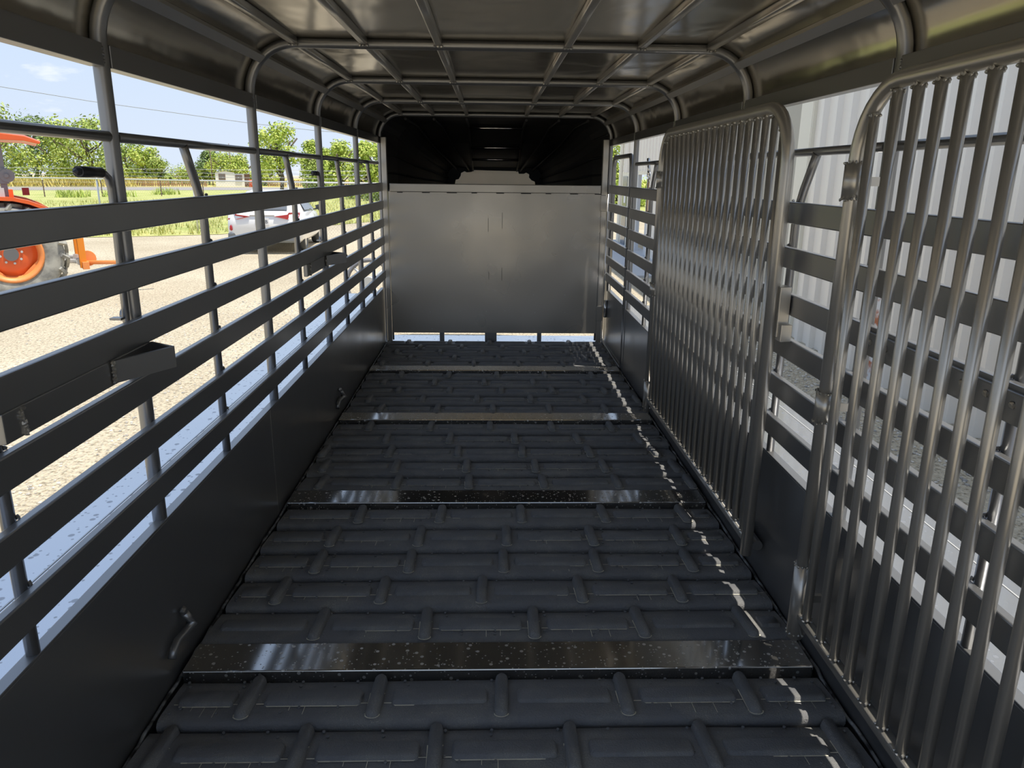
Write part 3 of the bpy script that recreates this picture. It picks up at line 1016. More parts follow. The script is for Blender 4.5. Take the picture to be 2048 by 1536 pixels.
# loose chips on the gravel, near
mb = MB()
for _ in range(4200):
    x, y = random.uniform(2.5, 4.93), random.uniform(0.2, 11) ** 1.0
    mb.lump((x, y, ZG + 0.004), random.uniform(0.008, 0.022), 0, (1, 1, 0.6))
for _ in range(3600):
    y = random.uniform(0.8, 12)
    x = -0.4 - abs(random.gauss(0, 2.2))
    mb.lump((x, y, ZG + 0.003), random.uniform(0.006, 0.017), 0, (1, 1, 0.6))
mb.build('gravel_chips', MAT['stone'], None, kind='stuff', label='loose pale limestone chips strewn on the yard', category='gravel')

# grass blades on the lawn edge and beyond
mb = MB()
def tuft(mb, x, y, z, h, n=5, sp=0.06):
    for _ in range(n):
        a = random.uniform(0, 2 * pi)
        bx, by = x + random.uniform(-sp, sp), y + random.uniform(-sp, sp)
        w = h * 0.10
        lx, ly = cos(a) * h * 0.5, sin(a) * h * 0.5
        mb.add([(bx - w * sin(a), by + w * cos(a), z), (bx + w * sin(a), by - w * cos(a), z), (bx + lx, by + ly, z + h)], [(0, 1, 2)])
for _ in range(5200):
    t_ = random.random() ** 1.6
    x = random.uniform(-34, 1)
    # lawn edge line
    ye = 25.2 if x > -8 else 25.2 + (x + 8) * 0.43
    if x > -8: ye = 25.2 + (x + 8) * 1.75
    y = ye + 0.2 + t_ * 34
    tuft(mb, x, y, ZG + 0.01, random.uniform(0.10, 0.24), 4, 0.18)
mb.build('grass', MAT['blade'], None, kind='stuff', label='mown green grass with straw patches beyond the gravel yard', category='grass')
mb = MB()
for _ in range(3600):
    u = random.uniform(0, 1)
    x = -80 + 36 * u
    y = 97.5 + (x + 42) * 0.53 + random.uniform(0.5, 11)
    tuft(mb, x, y, ZG, random.uniform(0.6, 1.25), 4, 0.5)
mb.build('tall_weeds', MAT['weed'], None, kind='stuff', label='tall yellow weeds standing beyond the road', category='weeds')
for i, (x, y) in enumerate([(-30.5, 58.5), (-28.3, 60.5), (-27.4, 67.5)]):
    mb = MB()
    for _ in range(60): tuft(mb, x + random.gauss(0, 0.5), y + random.gauss(0, 0.5), ZG, random.uniform(0.25, 0.7), 4, 0.2)
    mb.build('weed_clump', MAT['leaf_bright'], None, label=['leafy green weed clump at a fence stake near the tractor', 'leafy green weed clump just right of the bent black crank', 'leafy green weed clump in front of the white shed'][i], category='weed', group='weed clumps on the lawn')

# ================================================================== trees
def tree(x, y, h, w, leaf, label, trunk=0.25, dens=1.0, low=0.0, ls=1.0):
    t = empty('tree', (x, y, ZG), 0, label=label, category='tree', group='trees beyond the fence')
    mb = MB()
    mb.tube([(0, 0, -0.1), (0.05 * w, 0, h * 0.25), (0, 0.05, h * 0.45), (-0.04 * w, 0, h * 0.8)], 0.022 * h + 0.03, 8)
    for i in range(6):
        a = 2 * pi * i / 6 + x
        z0 = h * (0.22 + 0.06 * i)
        mb.tube([(0, 0, z0), (cos(a) * w * 0.18, sin(a) * w * 0.18, z0 + h * 0.14), (cos(a) * w * 0.34, sin(a) * w * 0.34, z0 + h * 0.3)], 0.011 * h + 0.01, 6)
    mb.build('trunk', MAT['bark'], t)
    mb = MB()
    blobs = []
    nb = int(26 * dens)
    for _ in range(nb):
        zz = random.uniform(trunk, 0.93)
        prof = sin(pi * min(1, max(0.06, (zz - low) / (1.02 - low)))) ** 0.55
        a, rr = random.uniform(0, 2 * pi), w * 0.40 * prof * sqrt(random.random())
        blobs.append((cos(a) * rr, sin(a) * rr, zz * h, w * random.uniform(0.11, 0.21)))
    blobs.append((0, 0, h * 0.92, w * 0.14))
    for bx, by, bz, br in blobs:
        for _ in range(int(120 * dens)):
            d = Vector((random.gauss(0, 1), random.gauss(0, 1), random.gauss(0, 0.8))).normalized() * br * random.uniform(0.55, 1.12)
            c = Vector((bx, by, bz)) + d
            nrm = (d.normalized() + Vector((random.uniform(-.8, .8), random.uniform(-.8, .8), random.uniform(-.3, 1.0)))).normalized()
            a_ = nrm.orthogonal().normalized()
            b_ = nrm.cross(a_)
            q = random.uniform(0, pi)
            a_, b_ = a_ * cos(q) + b_ * sin(q), b_ * cos(q) - a_ * sin(q)
            s_ = random.uniform(0.12, 0.25) * (0.6 + 0.09 * h) * ls
            mb.add([c - a_ * s_, c + b_ * s_ * 0.5, c + a_ * s_, c - b_ * s_ * 0.5], [(0, 1, 2, 3)])
    mb.build('foliage', leaf, t, kind='stuff')
LB, LM, LD = MAT['leaf_bright'], MAT['leaf_mid'], MAT['leaf_dark']
TREES = [
    (-57, 76, 8.6, 7.9, LM, 'tall green tree at the far left end of the row, behind the tractor roof'),
    (-52.5, 85.0, 8.3, 7.6, LM, 'tall tree directly behind the grey roll bar of the tractor'),
    (-54.3, 95.1, 7.6, 7.8, LD, 'dark shady tree just right of the tractor roll bar'),
    (-49.2, 92.2, 7.2, 7.4, LB, 'full bright tree midway between roll bar and first post'),
    (-44.6, 89.2, 7.3, 7.4, LM, 'tall tree standing just left of the nearest left post'),
    (-39.1, 86.1, 4.9, 5.6, LM, 'bushy tree just right of the nearest left post'),
    (-36.1, 84.2, 4.3, 4.4, LB, 'lower rounded tree sloping down beside the gap in the row'),
    (-34.2, 82.9, 3.1, 2.4, LM, 'small spiky tree at the edge of the sky gap'),
    (-46.9, 121, 2.2, 7.0, LB, 'low distant tree in the sky gap left of the bent rod'),
    (-43.5, 118, 2.3, 5.0, LM, 'low distant bush behind the bent rod'),
    (-42.2, 119.0, 4.9, 4.4, LD, 'dark tree left of the first utility pole'),
    (-38.5, 115.4, 4.4, 6.4, LB, 'broad tree right behind the white shed'),
    (-34.9, 112.4, 4.2, 4.8, LB, 'tree behind the right end of the white shed'),
    (-32.0, 113.0, 3.2, 4.2, LB, 'low tree right of the white shed'),
    (-17.4, 67.6, 5.9, 4.4, LB, 'open tree with dark branching trunk beyond the parked car'),
    (-15.6, 72.9, 4.9, 2.6, LB, 'slim tree close right of the open branching tree'),
    (-13.9, 68.3, 4.0, 3.2, LM, 'tree left of the second bent rod beyond the car'),
    (-12.0, 66.7, 4.6, 3.6, LB, 'bright tree seen between the third and fourth left posts'),
    (-8.9, 61.2, 4.4, 3.0, LB, 'yellow-green tree between the fourth post and front post'),
    (-7.0, 57.4, 4.1, 2.6, LB, 'yellow-green tree hard against the front left post'),
    (-4.8, 59.6, 3.9, 2.6, LB, 'tree hidden mostly behind the front left frame post'),
    (9.5, 52, 4.6, 5.0, LB, 'bright green tree seen left of the far building corner'),
    (13.0, 42, 4.2, 5.5, LB, 'bright green tree seen through the open bay of the building'),
    (17.0, 44, 4.0, 5.5, LM, 'green tree seen through the second open bay of the building'),
]
for i, (x, y, h, w, lf, lab) in enumerate(TREES):
    if i < 8:
        x, y, h, w = 0.97 + (x - 0.97) * 1.36, y * 1.36, 2.0 + (h - 2.0) * 1.36, w * 1.36
    openy = lab.startswith('open tree')
    tree(x, y, h, w * 1.12, lf, lab, 0.42 if openy else 0.03, (0.95 if openy else 1.2) if i >= 14 else 1.0, 0.3 if openy else -0.5, 0.66 if i >= 14 else 0.95)

# ================================================================== fences
t = empty('chain_link_fence', (0, 0, ZG), 0, label='galvanised chain link fence with barbed wire strands along the yard edge', category='fence')
FP = [(-24.0, 31.6), (-17.06, 28.8), (-12.83, 27.32), (-8.75, 25.37), (-5.338, 24.095), (-2.2, 22.9)]
FH = 1.718
rail_pts = [(x, y, FH) for x, y in FP]
mb = MB()
mb.tube(rail_pts, 0.024, 8)
mb.build('top_rail', MAT['galv'], t)
for x, y in FP:
    mb = MB()
    mb.cyl((x, y, FH / 2), (0, 0, 1), 0.032, FH, 10)
    mb.cyl((x, y, FH), (0, 0, 1), 0.042, 0.07, 10)
    mb.tube([(x, y, FH), (x - 0.03, y + 0.04, FH + 0.36)], 0.018, 6)
    mb.build('fence_post', MAT['galv'], t)
for k_ in range(3):
    mb = MB()
    pts = []
    for (a, b) in zip(FP, FP[1:]):
        for i in range(6):
            q = i / 6
            pts.append((a[0] + (b[0] - a[0]) * q - 0.03, a[1] + (b[1] - a[1]) * q + 0.04, FH + 0.13 + 0.115 * k_ - 0.02 * sin(pi * q)))
    mb.tube(pts, 0.006, 4)
    for p in pts: mb.lump(p, 0.014)
    mb.build('barbed_wire', MAT['galv'], t)
mb = MB()
for (a, b) in zip(FP, FP[1:]):
    L = sqrt((b[0] - a[0]) ** 2 + (b[1] - a[1]) ** 2)
    n = int(L / 0.11)
    ux, uy = (b[0] - a[0]) / L, (b[1] - a[1]) / L
    def P3(s_, z): return (a[0] + ux * s_, a[1] + uy * s_, z)
    for i in range(-16, n):
        for sgn in (1, -1):
            s0 = i * 0.11 + (0 if sgn > 0 else FH)
            s1 = s0 + sgn * FH
            z0, z1 = 0.04, FH
            lo, hi = min(s0, s1), max(s0, s1)
            if hi < 0 or lo > L: continue
            def clip(s_):
                s_ = min(max(s_, 0), L)
                return s_, z0 + (z1 - z0) * ((s_ - s0) / (s1 - s0))
            A_, B_ = clip(s0), clip(s1)
            p, q = Vector(P3(*A_)), Vector(P3(*B_))
            w_ = Vector((0, 0, 0.0022))
            n_ = Vector((-uy, ux, 0)) * 0.0022
            mb.add([p - w_, p + n_, p + w_, q - w_, q + n_, q + w_], [(0, 1, 4, 3), (1, 2, 5, 4), (2, 0, 3, 5)])
mb.build('wire_mesh', MAT['galv'], t, kind='stuff')

t = empty('stake_fence', (0, 0, ZG), 0, label='thin rusty stake fence with wires crossing the lawn by the road', category='fence')
TP = [(-36.5, 55.2), (-32.7, 58.7), (-29.4, 60.7), (-25.8, 63.0), (-22.6, 63.5), (-17.6, 62.2), (-13.5, 60.8)]
for x, y in TP:
    mb = MB()
    mb.box(x - 0.03, x + 0.03, y - 0.03, y + 0.03, 0, 1.25)
    p = mb.build('stake', MAT['rust_post'], t)
    mb = MB()
    mb.box(x - 0.035, x + 0.035, y - 0.035, y + 0.035, 1.25, 1.38)
    mb.build('stake_tip', MAT['paper'], p)
for z in (0.45, 0.8, 1.1):
    mb = MB()
    mb.tube([(x, y, z) for x, y in TP], 0.006, 4)
    mb.build('wire', MAT['galv'], t)

t = empty('picket_fence', (0, 0, ZG), 0, label='long brown weathered picket fence beyond the road', category='fence')
A_, B_, B2, C_ = (-47.5, 97.5), (-36.6, 103.2), (-30.2, 108.6), (-9.5, 114.0)
mbp = MB()
mbp.box(-0.07, 0.07, -0.02, 0.02, 0, 1.0)
mbp.add([(-0.07, -0.02, 1.0), (0.07, -0.02, 1.0), (0, -0.02, 1.1), (-0.07, 0.02, 1.0), (0.07, 0.02, 1.0), (0, 0.02, 1.1)], [(0, 1, 2), (5, 4, 3), (0, 2, 5, 3), (1, 4, 5, 2)])
PK = mbp.mesh('picket', MAT['brown_wood'])
for (a, b, n) in ((A_, B_, 52), (B2, C_, 84)):
    for i in range(n):
        q = (i + random.uniform(-0.2, 0.2)) / n
        o = link('picket', PK, t, 0, (a[0] + (b[0] - a[0]) * q, a[1] + (b[1] - a[1]) * q, random.uniform(-0.08, 0)))
        o.rotation_euler.z = math.atan2(b[1] - a[1], b[0] - a[0])
        o.scale.z = random.uniform(0.85, 1.0) * (1.0 if a is A_ else 0.95)
for z in (0.3, 0.8):
    mb = MB()
    mb.tube([(*A_, z), (*B_, z)], 0.04, 4)
    mb.tube([(*B2, z), (*C_, z)], 0.04, 4)
    mb.build('rail', MAT['brown_wood'], t)

# ================================================================== shed, poles, power line, barrel
t = empty('shed', (-34.55, 104.0, ZG), radians(18.5), label='small white shed with low gabled roof and two dark windows', category='shed')
mb = MB()
mb.box(-1.25, 1.2, 0, 3, 0, 1.85)
mb.add([(-1.25, 0, 1.85), (1.2, 0, 1.85), (0, 0, 2.05), (-1.25, 3, 1.85), (1.2, 3, 1.85), (0, 3, 2.05)], [(0, 1, 2), (5, 4, 3)])
mb.build('wall', MAT['white_panel'], t)
mb = MB()
mb.add([(-1.35, -0.1, 1.83), (0, -0.1, 2.07), (3.2, -0.1, 1.72), (3.2, 3.1, 1.72), (0, 3.1, 2.07), (-1.35, 3.1, 1.83)], [(0, 1, 4, 5), (1, 2, 3, 4)])
mb.build('roof', MAT['brown_trim'], t)
mb = MB()
mb.box(1.2, 2.4, 0.05, 2.8, 0, 1.72)
mb.build('side_bay', MAT['white_panel'], t)
mb = MB()
mb.box(2.4, 3.1, 0.3, 2.8, 0, 1.66)
mb.build('porch', MAT['brown_trim'], t)
for xa, xb, za in ((-0.75, -0.05, 0.95), (1.0 + 0.35, 2.05, 0.80)):
    mb = MB()
    mb.box(xa - 0.07, xb + 0.07, -0.05, 0.02, za - 0.07, za + 0.75)
    f_ = mb.build('window_frame', MAT['brown_trim'], t)
    mb = MB()
    mb.box(xa, xb, -0.07, -0.04, za, za + 0.68)
    mb.build('pane', MAT['window_dark'], f_)

for i, (x, y, h, lab) in enumerate([(-38.8, 111.1, 5.2, 'thin wooden utility pole left of the white shed, shorter of the two'), (-36.35, 111.9, 5.8, 'thin wooden utility pole behind the white shed, taller of the two')]):
    t = empty('utility_pole', (x, y, ZG), 0, label=lab, category='pole', group='utility poles by the shed')
    mb = MB()
    mb.cyl((0, 0, h / 2), (0, 0, 1), 0.09, h, 8, 0, 0.06)
    mb.build('shaft', MAT['pole_wood'], t)
    mb = MB()
    mb.cyl((0.22, 0, h - 0.35), (0, 0, 1), 0.13, 0.35, 8)
    mb.build('transformer', MAT['galv'], t)
mb = MB()
mb.tube([(-62, 38, 8.2), (-30.9, 50.9, 6.63), (-25.9, 53.7, 5.94), (-16.4, 57.4, 4.88), (-11.9, 58.6, 4.48), (10, 66, 3.6)], 0.018, 5)
mb.build('power_line', MAT['steel_grey'], None, label='single thin power line sloping across the open sky', category='wire')
t = empty('barrel', (-30.9, 103.2, ZG), 0, label='small orange-red barrel right of the white shed', category='barrel')
mb = MB()
mb.rev([(0.0, 0), (0.3, 0), (0.32, 0.05), (0.3, 0.3), (0.32, 0.33), (0.3, 0.36), (0.3, 0.6), (0.32, 0.63), (0.3, 0.66), (0.31, 0.95), (0.27, 0.97), (0, 0.97)], n=16)
o = mb.build('drum', MAT['red_paint'], t)
o.rotation_euler.x = pi / 2

# ================================================================== metal building on the right
b = empty('metal_building', (4.95, 9.6, ZG), 0, label='long corrugated metal building with eaves along the right side', category='building')
def ribbed(name, y0, y1, z0, z1, parent, pw=1.08):
    """panels of ribbed sheet whose face looks to -x at local x=0."""
    y = y1
    while y > y0 + 0.01:
        ya = max(y0, y - pw)
        mb = MB()
        prof = []
        # from y down to ya: three ribs a panel with small stiffeners between
        unit = pw / 3
        yy = y
        while yy > ya + 1e-4:
            for d, x in ((0, 0.0), (0.10, 0.0), (0.104, -0.006), (0.118, -0.006), (0.122, 0.0), (0.175, 0.0), (0.179, -0.006), (0.193, -0.006), (0.197, 0.0), (0.205, 0.0), (0.213, -0.058), (0.280, -0.058), (0.3048, 0.0)):
                q = yy - d * unit / 0.3048
                if q >= ya - 1e-4: prof.append((x, q))
            yy -= unit
        n = len(prof)
        mb.add([(x, q, z0) for x, q in prof] + [(x, q, z1) for x, q in prof], [(i, n + i, n + i + 1, i + 1) for i in range(n - 1)])
        mb.build(name, MAT['wall_metal'], parent)
        y -= pw
EAVE = 4.9
ribbed('panel', -13.0, -0.08, 0.0, EAVE, b)
for y0, y1, z0 in ((2.6, 9.6, 0.0), (9.6, 10.7, 2.12), (11.2, 12.4, 2.12), (13.4, 13.75, 0.0)):
    ribbed('panel', y0, y1, z0, EAVE, b)
ribbed('panel', 12.4, 13.4, 2.10, EAVE, b)
ribbed('panel', 10.7, 11.2, 2.12, EAVE, b)
for ya, yb in ((-0.10, 0.28), (13.68, 13.98), (2.45, 2.62)):
    mb = MB()
    mb.box(-0.045, 0.03, ya, yb, 0, EAVE)
    mb.box(-0.05, 0.0, ya + 0.02, ya + 0.05, 0, EAVE)
    mb.build('corner_trim', MAT['trim_cream'], b)
mb = MB()
mb.box(0.02, 0.12, 0.25, 2.5, 0.0, EAVE)
mb.build('recess_wall', MAT['soffit'], b)
mb = MB()
mb.box(-0.05, 6.0, -13.2, 14.1, EAVE, EAVE + 0.12)
mb.build('eave', MAT['soffit'], b)
# open bays: posts, header trims, a door with a paper notice
for y in (9.55, 11.0):
    mb = MB()
    mb.box(-0.03, 0.06, y - 0.1, y + 0.2, 0, 2.15)
    mb.build('bay_post', MAT['post_grey'], b)
for ya, yb in ((9.65, 10.9), (11.2, 12.3)):
    mb = MB()
    mb.box(-0.04, 0.03, ya, yb, 2.05, 2.15)
    mb.build('bay_header', MAT['trim_cream'], b)
mb = MB()
mb.box(-0.035, 0.03, 12.3, 13.45, 0, 2.12)
d_ = mb.build('door', MAT['trim_cream'], b)
mb = MB()
mb.box(-0.05, -0.03, 12.45, 13.2, 0, 2.0)
mb.build('door_leaf', MAT['dark_door'], d_)
mb = MB()
mb.box(-0.056, -0.05, 12.62, 12.88, 1.25, 1.65)
mb.build('notice', MAT['paper'], d_)
mb = MB()
for i in range(14):
    y = -0.3 - 0.9144 * i * 0.5
    mb.lump((-0.004, y, 0.06), 0.011)
mb.build('wall_screw', MAT['galv'], b, kind='stuff')
t = empty('rusty_board', (4.93, 7.28, ZG), 0, label='white board blotched with rust leaning on the building wall', category='board')
mb = MB()
mb.box(-0.03, 0.0, -0.16, 0.16, 0.0, 0.98)
mb.build('board_face', MAT['rust_board'], t)
mb = MB()
mb.box(-0.035, 0.0, -0.18, -0.16, 0.0, 1.0)
mb.box(-0.035, 0.0, 0.16, 0.18, 0.0, 1.0)
mb.build('board_edge', MAT['white_panel'], t)

# jack wheel standing outside ahead of the left wall
t = empty('hand_wheel', (-0.62, 9.8, ZG), 0, label='grey hand wheel on a small stand seen low beyond the left rails', category='wheel')
mb = MB()
mb.tube([(0.30 * cos(a), 0.05 * sin(a), 0.62 + 0.30 * sin(a)) for a in [2 * pi * i / 24 for i in range(25)]], 0.028, 8)
mb.build('wheel_rim', MAT['steel_grey'], t)
mb = MB()
mb.cyl((0, 0.0, 0.62), (0, 1, 0), 0.09, 0.10, 14)
for i in range(4):
    a = pi / 4 + pi / 2 * i
    mb.tube([(0, 0, 0.62), (0.29 * cos(a), 0.05 * sin(a), 0.62 + 0.29 * sin(a))], 0.018, 6)
mb.build('wheel_spider', MAT['galv'], t)
mb = MB()
mb.tube([(0, 0.06, 0), (0, 0.06, 0.62)], 0.03, 8)
mb.cyl((0, 0.06, 0.02), (0, 0, 1), 0.13, 0.04, 12)
mb.build('stand', MAT['steel_grey'], t)

# ================================================================== tractor
tr = empty('tractor', (-6.446, 11.797, ZG), math.atan2(0.532, 0.847), label='orange tractor with grey roll bar and big dusty rear wheels', category='tractor')
HZ, TR = 0.76, 0.76
def ag_wheel(y, flip, R=TR, W_=0.34, hz=HZ, x=0.0, rim=0.42):
    s = -1 if flip else 1            # outside of the wheel looks to -s*y ... near wheel: -y
    prof = [(rim - 0.02, -W_ / 2 * 0.8), (rim + 0.03, -W_ / 2 * 0.86), (rim + 0.12, -W_ / 2), (R - 0.10, -W_ / 2 * 0.98), (R - 0.055, -W_ / 2 * 0.8), (R - 0.045, 0), (R - 0.055, W_ / 2 * 0.8), (R - 0.10, W_ / 2 * 0.98), (rim + 0.12, W_ / 2), (rim - 0.02, W_ / 2 * 0.8)]
    mb = MB()
    mb.rev(prof, (x, y, hz), 48, 0, True)
    ty = mb.build('tyre', MAT['tyre'], tr)
    mb = MB()
    nl = 20
    for i in range(nl):
        for sd_ in (-1, 1):
            a = 2 * pi * (i + (0.5 if sd_ > 0 else 0)) / nl
            pts = []
            for q in range(5):
                f_ = q / 4
                aa = a + 0.26 * f_
                rr = R - 0.012 if q < 4 else R - 0.10
                pts.append((x + rr * cos(aa), y + sd_ * W_ * (0.02 + 0.50 * f_), hz + rr * sin(aa)))
            mb.sweep(pts, [(-0.022, -0.035), (0.022, -0.035), (0.026, 0.014), (-0.026, 0.014)], 0, False)
    mb.build('tread_lug', MAT['tyre'], tr, kind='stuff')
    yo = y - s * W_ / 2
    mb = MB()
    mb.rev([(rim + 0.012, yo + s * 0.03), (rim + 0.018, yo + s * 0.005), (rim - 0.01, yo - s * 0.0), (rim - 0.045, yo + s * 0.035), (rim - 0.07, yo + s * 0.12), (rim - 0.075, yo + s * 0.16)], (x, 0, hz), 40)
    mb.build('rim', MAT['orange_rim'], tr)
    mb = MB()
    mb.rev([(rim - 0.06, yo + s * 0.15), (rim * 0.70, yo + s * 0.13), (rim * 0.52, yo + s * 0.085), (rim * 0.30, yo + s * 0.08), (0.0, yo + s * 0.08)], (x, 0, hz), 32)
    disc = mb.build('wheel_disc', MAT['orange'], tr)
    # rim lugs
    mb = MB()
    for i in range(4):
        a = pi / 4 + pi / 2 * i
        mb.obox((x + (rim - 0.075) * cos(a), yo + s * 0.10, hz + (rim - 0.075) * sin(a)), (-0.16 * sin(a), 0, 0.16 * cos(a)), (0, 0.012, 0), (0.03 * cos(a), 0, 0.03 * sin(a)))
    mb.build('rim_bracket', MAT['orange_rim'], tr)
    mb = MB()
    mb.cyl((x, yo + s * 0.05, hz), (0, 1, 0), 0.10, 0.08, 20)
    mb.build('hub_cap', MAT['hub_grey'], tr)
    for i in range(8):
        a = 2 * pi * i / 8 + 0.2
        mb = MB()
        mb.cyl((x + 0.145 * cos(a), yo + s * 0.07, hz + 0.145 * sin(a)), (0, 1, 0), 0.018, 0.03, 8)
        mb.build('wheel_nut', MAT['galv'], disc)
ag_wheel(0.0, False)
ag_wheel(1.35, True)
for y, fl in ((0.12, False), (1.23, True)):
    # front wheels, out to the left
    R = 0.48
    mb = MB()
    mb.rev([(0.24, -0.11), (0.40, -0.13), (0.47, -0.10), (0.48, 0), (0.47, 0.10), (0.40, 0.13), (0.24, 0.11)], (-1.85, y, 0.48), 32, 0, True)
    mb.build('front_tyre', MAT['tyre'], tr)
    mb = MB()
    mb.cyl((-1.85, y, 0.48), (0, 1, 0), 0.25, 0.16, 20)
    mb.build('front_rim', MAT['orange_rim'], tr)
# body
mb = MB()
mb.box(-2.3, -0.75, 0.42, 0.95, 0.62, 1.28)
mb.build('hood', MAT['orange'], tr, 0.06)
mb = MB()
mb.box(-2.2, 0.25, 0.45, 0.90, 0.40, 0.72)
mb.cyl((0, 0.68, HZ), (0, 1, 0), 0.13, 1.2, 16)
mb.build('chassis', MAT['steel_grey'], tr, 0.02)
# fenders over the rear wheels
for ya, yb, far in ((-0.17, 0.22, False), (1.14, 1.52, True)):
    mb = MB()
    top = [(-0.60, 1.02), (-0.52, 1.35), (-0.35, 1.55), (-0.05, 1.615), (0.14, 1.605), (0.34, 1.555), (0.52, 1.475), (0.66, 1.38), (0.72, 1.30)]
    vs = []
    for x, z in top: vs += [(x, ya, z), (x, yb, z), (x, ya, z - 0.055), (x, yb, z - 0.055)]
    n = len(top)
    fs = []
    for i in range(n - 1):
        o = 4 * i
        fs += [(o, o + 1, o + 5, o + 4), (o + 2, o, o + 4, o + 6), (o + 1, o + 3, o + 7, o + 5), (o + 3, o + 2, o + 6, o + 7)]
    fs += [(0, 2, 3, 1), (4 * n - 4, 4 * n - 3, 4 * n - 1, 4 * n - 2)]
    mb.add(vs, fs, 0, False)
    mb.build('fender', MAT['orange'], tr)
    # inner apron
    mb = MB()
    yy = yb if not far else ya
    pts = [(x, z - 0.02) for x, z in top] + [(0.60, 0.75), (-0.55, 0.75)]
    mb.add([(x, yy, z) for x, z in pts] + [(x, yy + 0.015, z) for x, z in pts], [tuple(range(len(pts))), tuple(range(len(pts), 2 * len(pts)))[::-1]])
    mb.build('fender_apron', MAT['dark_red'], tr)
mb = MB()
mb.box(-0.38, 0.05, 0.42, 0.93, 1.08, 1.22)
mb.box(-0.02, 0.10, 0.42, 0.93, 1.2, 1.66)
mb.build('seat', MAT['car_black'], tr, 0.04)
mb = MB()
mb.tube([(-0.75, 0.68, 1.25), (-0.62, 0.68, 1.5)], 0.02, 8)
mb.tube([(-0.60 + 0.07 * sin(a), 0.68 + 0.19 * cos(a), 1.5 + 0.16 * sin(a)) for a in [2 * pi * i / 20 for i in range(21)]], 0.015, 6)
mb.build('steering_wheel', MAT['car_black'], tr)
# roll bar
for y, x0 in ((0.22, 0.06), (1.13, 0.06)):
    mb = MB()
    mb.box(x0 - 0.045, x0 + 0.045, y - 0.03, y + 0.03, 0.8, 2.44)
    mb.build('roll_bar_post', MAT['steel_grey'], tr, 0.008)
    mb = MB()
    mb.box(x0 - 0.06, x0 + 0.07, y - 0.05, y + 0.05, 1.80, 2.03)
    mb.cyl((x0 + 0.06, y - 0.05, 1.92), (0, 1, 0), 0.10, 0.03, 18)
    mb.cyl((x0 + 0.05, y - 0.08, 1.92), (0, 1, 0), 0.03, 0.05, 10)
    mb.build('fold_hinge', MAT['steel_grey'], tr)
mb = MB()
mb.box(0.015, 0.105, 0.2, 1.15, 2.36, 2.44)
mb.build('roll_bar_top', MAT['steel_grey'], tr)
mb = MB()
cp = [(-1.25, 2.46), (-0.9, 2.52), (0.1, 2.535), (0.42, 2.50), (0.62, 2.42), (0.60, 2.385), (0.40, 2.43), (-0.9, 2.46), (-1.24, 2.42)]
n = len(cp)
vs = [(x, -0.02, z) for x, z in cp] + [(x, 0.1, z + 0.02) for x, z in cp] + [(x, 1.25, z + 0.02) for x, z in cp] + [(x, 1.37, z) for x, z in cp]
fs = [(r_ * n + i, r_ * n + (i + 1) % n, (r_ + 1) * n + (i + 1) % n, (r_ + 1) * n + i) for r_ in range(3) for i in range(n)] + [tuple(range(n))[::-1], tuple(3 * n + i for i in range(n))]
mb.add(vs, fs)
mb.build('canopy', MAT['orange'], tr, 0.01)
mb = MB()
mb.box(0.10, 0.16, -0.02, 0.05, 1.60, 1.72)
mb.build('signal_lamp', MAT['amber'], tr, 0.008)
mb = MB()
mb.box(-0.02, 0.05, -0.02, 0.05, 1.60, 1.74)
mb.build('lamp_bracket', MAT['galv'], tr)
mb = MB()
mb.box(0.30, 0.40, 1.16, 1.24, 1.60, 1.72)
mb.build('tail_lamp', MAT['tail_red'], tr)
# three point hitch arms
for y in (0.30, 1.02):
    mb = MB()
    mb.sweep([(0.1, y, 0.62), (0.55, y, 0.60), (0.93, y, 0.56)], rsq(0.035, 0.2, 2))
    mb.tube([(0.45, y, 0.62), (0.30, y, 1.05)], 0.025, 8)
    mb.cyl((0.93, y, 0.56), (0, 1, 0), 0.06, 0.10, 14)
    mb.build('lift_arm', MAT['galv'], tr)
im = empty('hitch_implement', (0, 0, 0), 0, label='orange implement frame hitched behind the tractor', category='implement')
im.location = (-6.446, 11.797, ZG)
im.rotation_euler.z = math.atan2(0.532, 0.847)
mb = MB()
mb.box(0.92, 1.02, 0.20, 0.28, 0.46, 1.06)
mb.build('mast_post', MAT['yellow_orange'], im, 0.006)
mb = MB()
mb.box(0.92, 1.02, 0.98, 1.06, 0.46, 1.06)
mb.build('mast_post', MAT['yellow_orange'], im, 0.006)
mb = MB()
mb.box(0.95, 1.05, 0.15, 1.1, 0.44, 0.56)
mb.cyl((1.05, 0.35, 0.60), (0, 1, 0), 0.13, 0.025, 20)
mb.build('cross_beam', MAT['orange_rim'], im, 0.006)
mb = MB()
mb.sweep([(1.0, 0.30, 0.54), (1.75, 0.36, 0.50), (2.1, 0.4, 0.49)], rsq(0.032, 0.2, 2))
mb.build('boom', MAT['orange_rim'], im)

# ================================================================== white car
car = empty('car', (-4.74, 19.13, ZG), radians(5), label='white crossover car parked with its rear towards the trailer', category='car')
# stations along the length: y, bottom, belt z, roof z, half width low, half width belt, half width roof
ST = [(0.00, 0.46, 0.98, 1.00, 0.70, 0.72, 0.60), (0.10, 0.34, 1.02, 1.06, 0.86, 0.84, 0.62), (0.40, 0.28, 1.02, 1.26, 0.91, 0.88, 0.56),
      (0.85, 0.26, 1.00, 1.48, 0.92, 0.89, 0.58), (1.5, 0.25, 0.99, 1.56, 0.92, 0.89, 0.62), (2.3, 0.25, 0.97, 1.55, 0.92, 0.89, 0.62),
      (2.9, 0.25, 0.95, 1.42, 0.92, 0.88, 0.58), (3.35, 0.26, 0.93, 1.08, 0.92, 0.86, 0.60), (3.9, 0.28, 0.88, 0.93, 0.90, 0.80, 0.55), (4.35, 0.32, 0.74, 0.78, 0.80, 0.70, 0.45), (4.5, 0.40, 0.60, 0.62, 0.62, 0.58, 0.36)]
